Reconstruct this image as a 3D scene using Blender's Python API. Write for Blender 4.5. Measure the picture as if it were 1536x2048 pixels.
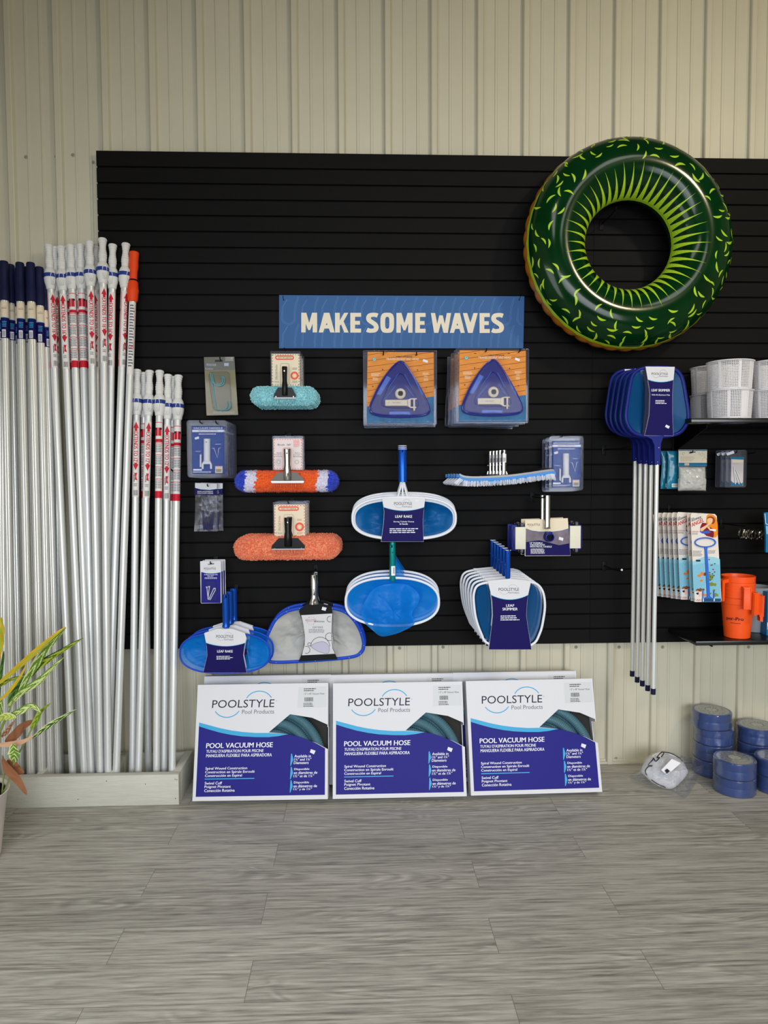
import bpy, bmesh, math, random
from mathutils import Vector, Matrix, noise
PI = math.pi
R = math.radians
rng = random.Random(7)
sc = bpy.context.scene
for o in list(bpy.data.objects): bpy.data.objects.remove(o)
COL = sc.collection

# ------------------------------------------------------------------ camera
CP = Vector((1.2541, -3.5833, 1.5007)); YAW, PITCH, ROLL, FPX = -.0367, -.0502, -.0044, 1420.0
fw = Vector((-math.sin(YAW)*math.cos(PITCH), math.cos(YAW)*math.cos(PITCH), math.sin(PITCH)))
r0 = Vector((math.cos(YAW), math.sin(YAW), 0)); u0 = r0.cross(fw)
rt = r0*math.cos(ROLL)+u0*math.sin(ROLL); up = -r0*math.sin(ROLL)+u0*math.cos(ROLL)
cam = bpy.data.objects.new('camera', bpy.data.cameras.new('camera')); COL.objects.link(cam)
cam.matrix_world = Matrix(((rt.x, up.x, -fw.x, CP.x), (rt.y, up.y, -fw.y, CP.y), (rt.z, up.z, -fw.z, CP.z), (0, 0, 0, 1)))
cam.data.sensor_fit = 'VERTICAL'; cam.data.sensor_height = 36; cam.data.lens = 36*FPX/2048
cam.data.clip_start = .05
sc.camera = cam

# ------------------------------------------------------------------ light
vs = sc.view_settings
vs.view_transform = 'Standard'; vs.look = 'None'; vs.gamma = 1; vs.use_curve_mapping = False; vs.exposure = -0.32
w = bpy.data.worlds.new('world'); sc.world = w; w.use_nodes = True
w.node_tree.nodes['Background'].inputs[0].default_value = (.75, .85, 1, 1)
w.node_tree.nodes['Background'].inputs[1].default_value = .6
def area(name, loc, target, sx, sy, power, col):
    l = bpy.data.lights.new(name, 'AREA'); l.shape = 'RECTANGLE'; l.size = sx; l.size_y = sy; l.energy = power; l.color = col
    o = bpy.data.objects.new(name, l); COL.objects.link(o); o.location = loc
    o.rotation_euler = (Vector(target)-Vector(loc)).to_track_quat('-Z', 'Y').to_euler(); return o
# daylight through the shop front (behind the camera), the side window, and the warm ceiling lamp
dl = area('daylight_shop_front', (2.2, -6.85, 1.55), (2.1, -1.2, .2), 4.4, 2.4, 98, (.90, .95, 1)); dl.data.spread = R(78)
area('daylight_side_window', (-.43, -2.6, 1.35), (2, -1.2, .6), 1.7, 2.0, 52, (.92, .96, 1))
for lx in (1.3, 3.2): area('overhead_floor_fill', (lx, -3.4, 4.05), (lx, -3.3, 0), .5, 2.6, 30, (1, .98, .93))  # added pair of overhead fills to brighten the floor; no known fixtures there
area('ceiling_lamp_light', (4.0, -3.0, 3.93), (2.2, 0, 1.7), .28, .28, 46, (1, .84, .56))

# ------------------------------------------------------------------ pixels to places
def ray(px, py): return fw+rt*((px-768)/FPX)-up*((py-1024)/FPX)
def at(px, py, y): d = ray(px, py); return CP+d*((y-CP.y)/d.y)

# ------------------------------------------------------------------ materials
def lin(c):
    c = c/255
    return c/12.92 if c <= .04045 else ((c+.055)/1.055)**2.4
def rgb(c): return (lin(c[0]), lin(c[1]), lin(c[2]), 1)
MATS = {}
def nd(m, t, **k):
    n = m.node_tree.nodes.new(t)
    for a, b in k.items(): setattr(n, a, b)
    return n
def mat(name, c, rough=.5, metal=0, coat=0, spec=.18, trans=0, noise_amt=0, nscale=40, bump=0, bscale=80, alpha=1, sheen=0, stretch=None):
    if name in MATS: return MATS[name]
    m = bpy.data.materials.new(name); m.use_nodes = True; MATS[name] = m
    b = m.node_tree.nodes['Principled BSDF']; L = m.node_tree.links.new
    b.inputs['Base Color'].default_value = rgb(c); b.inputs['Roughness'].default_value = rough
    b.inputs['Metallic'].default_value = metal; b.inputs['Coat Weight'].default_value = coat
    b.inputs['Coat Roughness'].default_value = .08
    b.inputs['Specular IOR Level'].default_value = spec; b.inputs['Alpha'].default_value = alpha
    b.inputs['Sheen Weight'].default_value = sheen; b.inputs['Transmission Weight'].default_value = trans
    if noise_amt or bump:
        tc = nd(m, 'ShaderNodeTexCoord'); mp = nd(m, 'ShaderNodeMapping'); L(tc.outputs['Object'], mp.inputs[0])
        if stretch: mp.inputs['Scale'].default_value = stretch
    if noise_amt:
        n = nd(m, 'ShaderNodeTexNoise'); n.inputs['Scale'].default_value = nscale; n.inputs['Detail'].default_value = 4
        L(mp.outputs[0], n.inputs[0])
        r = nd(m, 'ShaderNodeMapRange'); r.inputs[1].default_value = .3; r.inputs[2].default_value = .7
        r.inputs[3].default_value = 1-noise_amt; r.inputs[4].default_value = 1+noise_amt; L(n.outputs[0], r.inputs[0])
        v = nd(m, 'ShaderNodeVectorMath', operation='SCALE'); v.inputs[0].default_value = rgb(c)[:3]
        L(r.outputs[0], v.inputs['Scale']); L(v.outputs[0], b.inputs['Base Color'])
    if bump:
        n2 = nd(m, 'ShaderNodeTexNoise'); n2.inputs['Scale'].default_value = bscale; n2.inputs['Detail'].default_value = 3
        L(mp.outputs[0], n2.inputs[0]); bp = nd(m, 'ShaderNodeBump'); bp.inputs['Strength'].default_value = bump
        bp.inputs['Distance'].default_value = .003; L(n2.outputs[0], bp.inputs['Height']); L(bp.outputs[0], b.inputs['Normal'])
    return m
def clear(name, tint=(238, 240, 246), lo=.003, hi=.40, rough=.06, body=.02, bodyc=(190, 192, 205)):
    if name in MATS: return MATS[name]
    m = bpy.data.materials.new(name); m.use_nodes = True; MATS[name] = m; nt = m.node_tree; nt.nodes.clear(); L = nt.links.new
    out = nd(m, 'ShaderNodeOutputMaterial'); t = nd(m, 'ShaderNodeBsdfTransparent'); g = nd(m, 'ShaderNodeBsdfGlossy'); d = nd(m, 'ShaderNodeBsdfDiffuse')
    t.inputs[0].default_value = rgb(tint); g.inputs['Roughness'].default_value = rough; d.inputs[0].default_value = rgb(bodyc)
    lw = nd(m, 'ShaderNodeLayerWeight'); lw.inputs[0].default_value = .35
    mr = nd(m, 'ShaderNodeMapRange'); mr.inputs[3].default_value = lo; mr.inputs[4].default_value = hi
    L(lw.outputs['Facing'], mr.inputs[0]); mx = nd(m, 'ShaderNodeMixShader'); L(mr.outputs[0], mx.inputs[0]); L(t.outputs[0], mx.inputs[1]); L(g.outputs[0], mx.inputs[2])
    m2 = nd(m, 'ShaderNodeMixShader'); m2.inputs[0].default_value = body; L(mx.outputs[0], m2.inputs[1]); L(d.outputs[0], m2.inputs[2]); L(m2.outputs[0], out.inputs[0])
    return m
def net(name, c, alpha):
    if name in MATS: return MATS[name]
    m = bpy.data.materials.new(name); m.use_nodes = True; MATS[name] = m; nt = m.node_tree; nt.nodes.clear(); L = nt.links.new
    out = nd(m, 'ShaderNodeOutputMaterial'); t = nd(m, 'ShaderNodeBsdfTransparent'); d = nd(m, 'ShaderNodeBsdfDiffuse'); tl = nd(m, 'ShaderNodeBsdfTranslucent')
    for x in (d, tl): x.inputs[0].default_value = rgb(c)
    a = nd(m, 'ShaderNodeMixShader'); a.inputs[0].default_value = .3; L(d.outputs[0], a.inputs[1]); L(tl.outputs[0], a.inputs[2])
    g = nd(m, 'ShaderNodeBsdfGlossy'); g.inputs['Roughness'].default_value = .35; g.inputs[0].default_value = rgb((200, 220, 255))
    a2 = nd(m, 'ShaderNodeMixShader'); a2.inputs[0].default_value = .02; L(a.outputs[0], a2.inputs[1]); L(g.outputs[0], a2.inputs[2])
    lw = nd(m, 'ShaderNodeLayerWeight'); lw.inputs[0].default_value = .4
    mr = nd(m, 'ShaderNodeMapRange'); mr.inputs[3].default_value = alpha; mr.inputs[4].default_value = 1; L(lw.outputs['Facing'], mr.inputs[0])
    b = nd(m, 'ShaderNodeMixShader'); L(mr.outputs[0], b.inputs[0]); L(t.outputs[0], b.inputs[1]); L(a2.outputs[0], b.inputs[2]); L(b.outputs[0], out.inputs[0])
    return m

M_wall = mat('painted_metal_wall', (202, 197, 177), .38, spec=.5, noise_amt=.03, nscale=3, bump=.05, bscale=300)
M_slat = mat('black_slatwall', (16, 15, 16), .6, spec=.10, noise_amt=.08, nscale=6, bump=.12, bscale=60, stretch=(1, 1, 8))
M_groove = mat('slat_groove', (9, 9, 10), .8, spec=.1)
M_black = mat('black_plastic', (16, 16, 18), .3)
M_blackmetal = mat('black_steel', (10, 10, 11), .5, spec=.12)
M_white = mat('white_plastic', (226, 226, 228), .35)
M_card = mat('white_card', (216, 216, 222), .45)
M_cream = mat('cream_card', (228, 214, 190), .5)
M_navy = mat('navy_print', (38, 35, 128), .45, spec=.1)
M_navyd = mat('dark_navy_print', (25, 20, 86), .5, spec=.08)
M_cyan = mat('cyan_print', (60, 165, 215), .4)
M_ink = mat('ink_navy', (28, 26, 52), .5)
M_grey = mat('grey_print', (110, 112, 125), .5)
M_wp = mat('white_print', (238, 238, 244), .45)
M_alu = mat('brushed_aluminium', (216, 216, 212), .36, metal=.45)
M_aluw = mat('satin_aluminium_tube', (222, 224, 224), .34, metal=.35)
M_chrome = mat('chrome', (200, 198, 194), .16, metal=1)
M_grip = mat('white_grip', (222, 222, 220), .5)
M_band = mat('blue_band', (40, 62, 140), .4)
M_navygrip = mat('navy_grip', (22, 27, 62), .55)
M_orange = mat('orange_grip', (232, 74, 28), .5)
M_red = mat('red_print', (200, 30, 52), .45)
M_pole_label = mat('pole_label_white', (228, 226, 224), .4)
M_clear = clear('clear_blister')
M_clear2 = clear('clear_blister_hazy', body=.05, lo=.01, hi=.55)
M_film = clear('plastic_film', lo=.02, hi=.55, rough=.14, body=.05)
M_blueanod = mat('blue_anodised', (28, 84, 190), .25, metal=.6)
M_tealanod = mat('teal_anodised', (24, 150, 150), .25, metal=.6)
M_framewhite = mat('white_frame', (226, 230, 240), .35)
M_frameblue = mat('blue_frame', (30, 72, 190), .35)
M_framenavy = mat('navy_frame', (24, 34, 120), .35)
M_netblue = net('blue_net', (10, 106, 178), .78)
M_netbright = net('bright_blue_net', (14, 142, 236), .64)
M_netdark = net('dark_blue_net', (12, 84, 142), .8)
M_netwhite = net('white_net', (214, 214, 210), .85)
M_sticker = mat('price_sticker', (226, 226, 236), .5)
M_hole = mat('dark_hole', (12, 12, 16), .7)
M_barcode = mat('barcode_ink', (40, 38, 40), .6)

# ------------------------------------------------------------------ mesh builder
TC = {}
def textmesh(s, bold):
    k = (s, bold)
    if k in TC: return TC[k]
    c = bpy.data.curves.new('t', 'FONT'); c.body = s; c.size = 1; c.offset = bold; c.resolution_u = 3; c.space_character = 1+bold*1.2
    o = bpy.data.objects.new('t', c); COL.objects.link(o); bpy.context.view_layer.update()
    me = o.evaluated_get(bpy.context.evaluated_depsgraph_get()).to_mesh()
    v = [(p.co.x, p.co.y) for p in me.vertices]; f = [tuple(p.vertices) for p in me.polygons]
    o.to_mesh_clear(); bpy.data.objects.remove(o); bpy.data.curves.remove(c)
    if not v: v = [(0, 0)]
    x0 = min(p[0] for p in v); x1 = max(p[0] for p in v); y0 = min(p[1] for p in v); y1 = max(p[1] for p in v)
    TC[k] = (v, f, x0, x1, y0, y1); return TC[k]

class MB:
    def __init__(s): s.v = []; s.f = []; s.fm = []; s.mats = []; s.wrap = None; s.y = 0; s.M = None
    def mi(s, m):
        if m not in s.mats: s.mats.append(m)
        return s.mats.index(m)
    def raw(s, vs, fs, m, M=None):
        b = len(s.v); i = s.mi(m); M = M or s.M
        if M: vs = [M @ Vector(p) for p in vs]
        s.v += [tuple(p) for p in vs]; s.f += [tuple(b+k for k in f) for f in fs]; s.fm += [i]*len(fs); return s
    # flat prints, facing -Y (or wrapped round a tube of radius self.wrap)
    def pr(s, pts, fs, m, off=.0004):
        if s.wrap:
            r = s.wrap+off
            xs = [p[0] for p in pts]
            if max(xs)-min(xs) > .0026:
                bm = bmesh.new(); bv = [bm.verts.new((p[0], 0, p[1])) for p in pts]
                for f in fs:
                    try: bm.faces.new([bv[i] for i in f])
                    except ValueError: pass
                k = math.floor(min(xs)/.0024)+1
                while k*.0024 < max(xs)-1e-5:
                    bmesh.ops.bisect_plane(bm, geom=bm.verts[:]+bm.edges[:]+bm.faces[:], plane_co=(k*.0024, 0, 0), plane_no=(1, 0, 0), dist=1e-6); k += 1
                bm.verts.index_update(); pts = [(v.co.x, v.co.z) for v in bm.verts]; fs = [tuple(v.index for v in f.verts) for f in bm.faces]; bm.free()
            vs = [(math.sin(x/s.wrap)*r, -math.cos(x/s.wrap)*r, z) for x, z in pts]
        else: vs = [(x, s.y-off, z) for x, z in pts]
        return s.raw(vs, fs, m)
    def poly(s, pts, m, off=.0004):
        a = sum(pts[i][0]*pts[(i+1) % len(pts)][1]-pts[(i+1) % len(pts)][0]*pts[i][1] for i in range(len(pts)))
        if a < 0: pts = pts[::-1]
        return s.pr(pts, [tuple(range(len(pts)))], m, off)
    def rect(s, x0, z0, x1, z1, m, off=.0004):
        if s.wrap:
            n = max(1, int(abs(x1-x0)/.004))
            for i in range(n):
                a = x0+(x1-x0)*i/n; b = x0+(x1-x0)*(i+1)/n; s.poly([(a, z0), (b, z0), (b, z1), (a, z1)], m, off)
            return s
        return s.poly([(x0, z0), (x1, z0), (x1, z1), (x0, z1)], m, off)
    def disc(s, x, z, r, m, off=.0004, n=20, rz=None): return s.poly([(x+r*math.cos(2*PI*i/n), z+(rz or r)*math.sin(2*PI*i/n)) for i in range(n)], m, off)
    def line(s, pts, wd, m, off=.0005, closed=False):
        n = len(pts); L = []; Rr = []
        for i in range(n):
            a = pts[(i-1) % n] if (closed or i > 0) else pts[i]; b = pts[(i+1) % n] if (closed or i < n-1) else pts[i]
            dx, dz = b[0]-a[0], b[1]-a[1]; l = math.hypot(dx, dz) or 1
            L.append((pts[i][0]-dz/l*wd/2, pts[i][1]+dx/l*wd/2)); Rr.append((pts[i][0]+dz/l*wd/2, pts[i][1]-dx/l*wd/2))
        for i in range(n if closed else n-1):
            j = (i+1) % n; s.poly([Rr[i], Rr[j], L[j], L[i]], m, off)
        return s
    def arc(s, x, z, r, a0, a1, wd, m, off=.0005, n=18, rz=None):
        return s.line([(x+r*math.cos(R(a0+(a1-a0)*i/n)), z+(rz or r)*math.sin(R(a0+(a1-a0)*i/n))) for i in range(n+1)], wd, m, off)
    def text(s, t, x0, z0, x1, z1, m, bold=0, off=.0006, q=None, turn=False):
        """the string fitted to a box; q = four corners instead (bl, br, tr, tl); turn = read along the height"""
        if bold:
            for k in (-1, 1):
                sh = bold*.55*k*(abs(z1-z0) if not q else 0)
                if q:
                    hh = math.hypot(q[3][0]-q[0][0], q[3][1]-q[0][1]) if not turn else math.hypot(q[1][0]-q[0][0], q[1][1]-q[0][1]); sh = bold*.75*k*hh
                    q2 = [(p[0], p[1]+sh) if turn else (p[0]+sh, p[1]) for p in q]; s.text(t, 0, 0, 0, 0, m, 0, off+k*.00002, q2, turn)
                elif turn: sh = bold*.75*k*abs(x1-x0); s.text(t, x0, z0+sh, x1, z1+sh, m, 0, off+k*.00002, None, turn)
                else: sh = bold*.75*k*abs(z1-z0); s.text(t, x0+sh, z0, x1+sh, z1, m, 0, off+k*.00002)
        v, f, a, b, c, d = textmesh(t, 0); out = []
        for px, pz in v:
            u = (px-a)/max(b-a, 1e-6); w_ = (pz-c)/max(d-c, 1e-6)
            if turn: u, w_ = w_, 1-u
            if q:
                p = [(q[0][k]*(1-u)+q[1][k]*u)*(1-w_)+(q[3][k]*(1-u)+q[2][k]*u)*w_ for k in (0, 1)]
                out.append(tuple(p))
            else: out.append((x0+(x1-x0)*u, z0+(z1-z0)*w_))
        return s.pr(out, f, m, off)
    def bars(s, x0, z0, x1, z1, m, n=3, r=None, off=.0005):
        r = r or rng; h = (z1-z0)/n
        for i in range(n):
            z = z1-h*(i+.5); x = x0; e = x0+(x1-x0)*r.uniform(.75, 1)
            while x < e:
                wd = min(r.uniform(.06, .2)*(x1-x0), e-x); s.rect(x, z-h*.22, x+wd, z+h*.22, m, off); x += wd+(x1-x0)*.025
        return s
    def barcode(s, x0, z0, x1, z1, off=.0007):
        x = x0
        while x < x1:
            wd = rng.choice((.02, .03, .05))*(x1-x0); s.rect(x, z0, min(x+wd, x1), z1, M_barcode, off); x += wd+rng.choice((.02, .03, .05))*(x1-x0)
        return s
    # solids
    def prism(s, pts, y0, y1, m, M=None):
        a = sum(pts[i][0]*pts[(i+1) % len(pts)][1]-pts[(i+1) % len(pts)][0]*pts[i][1] for i in range(len(pts)))
        if a < 0: pts = pts[::-1]
        n = len(pts); y0, y1 = min(y0, y1), max(y0, y1)
        vs = [(x, y0, z) for x, z in pts]+[(x, y1, z) for x, z in pts]
        fs = [tuple(range(n)), tuple(range(2*n-1, n-1, -1))]+[(i, i+n, (i+1) % n+n, (i+1) % n) for i in range(n)]
        return s.raw(vs, fs, m, M)
    def box(s, x0, x1, y0, y1, z0, z1, m, M=None, b=0):
        if b:
            bm = bmesh.new(); bmesh.ops.create_cube(bm, size=1)
            for v in bm.verts: v.co = Vector(((x0+x1)/2+v.co.x*(x1-x0), (y0+y1)/2+v.co.y*(y1-y0), (z0+z1)/2+v.co.z*(z1-z0)))
            bmesh.ops.bevel(bm, geom=bm.edges[:], offset=b, segments=2, profile=.5, affect='EDGES')
            vs = [v.co.copy() for v in bm.verts]; bm.verts.index_update(); fs = [tuple(v.index for v in f.verts) for f in bm.faces]; bm.free()
            return s.raw(vs, fs, m, M)
        return s.prism([(x0, z0), (x1, z0), (x1, z1), (x0, z1)], y0, y1, m, M)
    def tube(s, pts, r, m, seg=10, closed=False, M=None, caps=True, sq=1):
        pts = [Vector(p) for p in pts]; n = len(pts); rr = r if isinstance(r, (list, tuple)) else [r]*n
        vs = []; t0 = (pts[1]-pts[0]).normalized(); a = Vector((0, 0, 1)) if abs(t0.z) < .9 else Vector((0, 1, 0)); nn = t0.cross(a).normalized()
        for i in range(n):
            if closed: t = (pts[(i+1) % n]-pts[i-1]).normalized()
            else: t = (pts[min(i+1, n-1)]-pts[max(i-1, 0)]).normalized()
            nn = (nn-t*nn.dot(t)).normalized(); bb = t.cross(nn)
            for k in range(seg):
                an = 2*PI*k/seg; vs.append(pts[i]+(nn*math.cos(an)+bb*math.sin(an)*sq)*rr[i])
        fs = []
        for i in range(n if closed else n-1):
            j = (i+1) % n
            for k in range(seg): fs.append((i*seg+k, i*seg+(k+1) % seg, j*seg+(k+1) % seg, j*seg+k))
        if caps and not closed: fs += [tuple(range(seg-1, -1, -1)), tuple((n-1)*seg+k for k in range(seg))]
        return s.raw(vs, fs, m, M)
    def lathe(s, prof, m, seg=20, M=None, caps=True, flute=0, nf=0):
        vs = []; fs = []; n = len(prof)
        for r, z in prof:
            for k in range(seg):
                a = 2*PI*k/seg; q = r*(1+flute*math.cos(nf*a)) if nf else r
                vs.append((q*math.cos(a), q*math.sin(a), z))
        for i in range(n-1):
            for k in range(seg): fs.append((i*seg+k, i*seg+(k+1) % seg, (i+1)*seg+(k+1) % seg, (i+1)*seg+k))
        if caps: fs += [tuple(range(seg-1, -1, -1)), tuple((n-1)*seg+k for k in range(seg))]
        return s.raw(vs, fs, m, M)
    def grid(s, fn, nu, nv, m, cu=False, cv=False, mf=None):
        vs = [fn(i/(nu if cu else nu-1), j/(nv if cv else nv-1)) for i in range(nu) for j in range(nv)]
        b = len(s.v); s.v += [tuple(p) for p in vs]
        for i in range(nu if cu else nu-1):
            for j in range(nv if cv else nv-1):
                i2 = (i+1) % nu; j2 = (j+1) % nv
                s.f.append((b+i*nv+j, b+i2*nv+j, b+i2*nv+j2, b+i*nv+j2)); s.fm.append(s.mi(mf(i/nu, j/nv) if mf else m))
        return s
    def sphere(s, c, r, m, seg=12, rings=8, sc_=(1, 1, 1)):
        return s.grid(lambda u, v: (c[0]+r*sc_[0]*math.sin(PI*v)*math.cos(2*PI*u), c[1]+r*sc_[1]*math.sin(PI*v)*math.sin(2*PI*u), c[2]+r*sc_[2]*-math.cos(PI*v)), seg, rings, m, cu=True)
    def build(s, name, parent=None, smooth=35, label=None):
        me = bpy.data.meshes.new(name); me.from_pydata(s.v, [], s.f)
        for m in s.mats: me.materials.append(m)
        me.polygons.foreach_set('material_index', s.fm); me.update()
        if smooth:
            me.polygons.foreach_set('use_smooth', [True]*len(me.polygons)); me.set_sharp_from_angle(angle=R(smooth))
        o = bpy.data.objects.new(name, me); COL.objects.link(o)
        if parent: o.parent = parent
        if label: o['label'] = label
        return o

def tag(o, label, cat, group=None, kind=None):
    o['label'] = label; o['category'] = cat
    if group: o['group'] = group
    if kind: o['kind'] = kind
    return o
def struct(o, label=None):
    o['kind'] = 'structure'
    if label: o['label'] = label
    return o
def thing(name, loc, label, cat, group=None, rot=(0, 0, 0)):
    o = bpy.data.objects.new(name, None); COL.objects.link(o); o.location = loc; o.rotation_euler = rot; o.empty_display_size = .02
    return tag(o, label, cat, group)
KIDS = {}
def copy_tree(o, parent=None):
    c = o.copy(); COL.objects.link(c); c.parent = parent
    for ch in [x for x in bpy.data.objects if x.parent == o]: copy_tree(ch, c)
    return c
ORD = ['frontmost', 'second from the front', 'third from the front', 'fourth from the front', 'fifth from the front', 'sixth from the front', 'seventh from the front', 'eighth from the front', 'ninth from the front']
def stack(root, n, step, desc, group, last='rearmost, nearest the wall', turn=None):
    """copies behind the first, towards the wall"""
    root['group'] = group; root['label'] = desc+', '+ORD[0]
    out = [root]
    for i in range(1, n):
        c = copy_tree(root); c.location = root.location+Vector(step)*i
        if turn: c.rotation_euler = [root.rotation_euler[k]+turn[k]*(i if i % 2 else -i*.5) for k in range(3)]
        c['label'] = desc+', '+(last if i == n-1 and n > 2 else ORD[i]); out.append(c)
    return out

class Fr:
    """outline read off the photograph, laid into the upright plane y = Y; local metres about (cx, cy)"""
    def __init__(s, ox, oy, sc_, cx, cy, y): s.ox, s.oy, s.s = ox, oy, sc_; s.Y = y; s.o = at(*s.p(cx, cy), y)
    def p(s, x, y): return s.ox+x/s.s, s.oy+y/s.s
    def __call__(s, x, y): w_ = at(*s.p(x, y), s.Y); return (w_.x-s.o.x, w_.z-s.o.z)
    def many(s, *pts): return [s(*p) for p in pts]
def rect_px(mb, f, x0, y0, x1, y1, m, off=.0004): mb.poly([f(x0, y1), f(x1, y1), f(x1, y0), f(x0, y0)], m, off)
def text_px(mb, f, t, x0, y0, x1, y1, m, bold=0, off=.0006, turn=False): mb.text(t, 0, 0, 0, 0, m, bold, off, q=[f(x0, y1), f(x1, y1), f(x1, y0), f(x0, y0)], turn=turn)
def bars_px(mb, f, x0, y0, x1, y1, m, n=3, off=.0005):
    a = f(x0, y1); b = f(x1, y0); mb.bars(a[0], a[1], b[0], b[1], m, n, off=off)
def rrect(x0, z0, x1, z1, r, n=5):
    out = []
    for cx, cz, a in ((x1-r, z1-r, 0), (x0+r, z1-r, 90), (x0+r, z0+r, 180), (x1-r, z0+r, 270)):
        out += [(cx+r*math.cos(R(a+90*i/n)), cz+r*math.sin(R(a+90*i/n))) for i in range(n+1)]
    return out
def smooth_loop(pts, n=64):
    """closed Catmull-Rom through pts"""
    out = []; k = len(pts); per = max(2, n//k)
    for i in range(k):
        p0, p1, p2, p3 = [Vector(pts[(i+d) % k]) for d in (-1, 0, 1, 2)]
        for j in range(per):
            t = j/per; out.append(tuple(.5*((2*p1)+(p2-p0)*t+(2*p0-5*p1+4*p2-p3)*t*t+(3*p1-p0-3*p2+p3)*t**3)))
    return out
def open_curve(pts, per=6):
    out = []; k = len(pts)
    for i in range(k-1):
        p0, p1, p2, p3 = [Vector(pts[min(max(i+d, 0), k-1)]) for d in (-1, 0, 1, 2)]
        for j in range(per):
            t = j/per; out.append(.5*((2*p1)+(p2-p0)*t+(2*p0-5*p1+4*p2-p3)*t*t+(3*p1-p0-3*p2+p3)*t**3))
    out.append(Vector(pts[-1])); return out
def fbm(x, y, z, s): return noise.noise(Vector((x*s, y*s, z*s)))

# ================================================================== THE ROOM
X0, X1, YB, YF, ZC = -.535, 5.6, .016, -7.0, 4.2
# corrugated painted-metal wall (one extruded profile, ribs every 9 inches)
def wall_profile(xa, xb, ref):
    pts = [(xa, 0)]; k = math.floor((xa-ref)/.2286)
    while ref+k*.2286 < xb+.1:
        e = ref+k*.2286
        for dx, h in ((-.047, 0), (-.040, .004), (-.036, .019), (-.032, .023), (-.010, .023), (-.006, .019), (0, 0), (.052, 0), (.055, .004), (.065, .004), (.068, 0), (.120, 0), (.123, .004), (.133, .004), (.136, 0)):
            if xa < e+dx < xb and e+dx > pts[-1][0]: pts.append((e+dx, h))
        k += 1
    pts.append((xb, 0)); return pts
def corr_wall(name, a, b, ref, place, z0=0, z1=ZC):
    pr = wall_profile(a, b, ref); n = len(pr); mb = MB()
    vs = [place(x, h, z0) for x, h in pr]+[place(x, h, z1) for x, h in pr]
    mb.raw(vs, [(i, i+1, i+1+n, i+n) for i in range(n-1)], M_wall)
    return mb.build(name, smooth=0)
wb = struct(corr_wall('wall_back', X0, X1, 1.4343, lambda x, h, z: (x, YB-h, z)), 'ribbed cream painted metal wall behind the display')
struct(corr_wall('wall_left', YF, YB, .1, lambda y, h, z: (X0+h, y, z)), 'ribbed cream metal side wall at the left edge')
struct(corr_wall('wall_right', YF, YB, .1, lambda y, h, z: (X1-h, y, z)))
mb = MB(); mb.box(X0, X1, YF-.1, YF, 0, ZC, M_wall); struct(mb.build('wall_front', smooth=0))
mb = MB(); M_ceil = mat('ceiling_white', (112, 110, 104), .8); mb.box(X0, X1, YF, YB, ZC, ZC+.05, M_ceil); struct(mb.build('ceiling', smooth=0))
mb = MB(); M_glass = mat('window_glass', (150, 175, 200), .05, spec=.8); M_frm = mat('window_frame_grey', (70, 72, 75), .4)
mb.box(-.5+.1, 3.7, YF, YF+.012, .25, 2.65, M_glass)
w1 = struct(mb.build('window_1', smooth=0))
mb = MB()
for x in (-.42, .95, 2.3, 3.68): mb.box(x, x+.05, YF, YF+.05, .2, 2.7, M_frm)
for z in (.2, 2.66): mb.box(-.42, 3.73, YF, YF+.05, z, z+.05, M_frm)
struct(mb.build('window_frame', w1, smooth=0))
mb = MB()
for i in range(14):   # screw heads on the sheet
    pass
def screw(px, py, y=YB):
    p = at(px, py, y-.001); mb = MB(); M = Matrix.Translation(p) @ Matrix.Rotation(R(90), 4, 'X')
    mb.lathe([(.0085, 0), (.0085, .001), (.006, .0025), (.0045, .003), (.0045, .006), (.003, .007)], mat('screw_head', (150, 146, 132), .5), 10, M)
    o = mb.build('screw', wb)
for px, py in ((20, 313), (52, 314), (112, 313), (146, 310), (186, 325), (799, 1296), (886, 1294), (1152, 1294), (1238, 1294), (1325, 1294), (1232, 1517), (1497, 1294)): screw(px, py)
mb = MB(); mb.box(X0, X1, -.004, YB, 0, .012, M_wall); mb.box(X0, X1, .008, YB, 0, .022, M_wall); struct(mb.build('trim_1', smooth=0), 'thin base strip under the ribbed wall')

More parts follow.
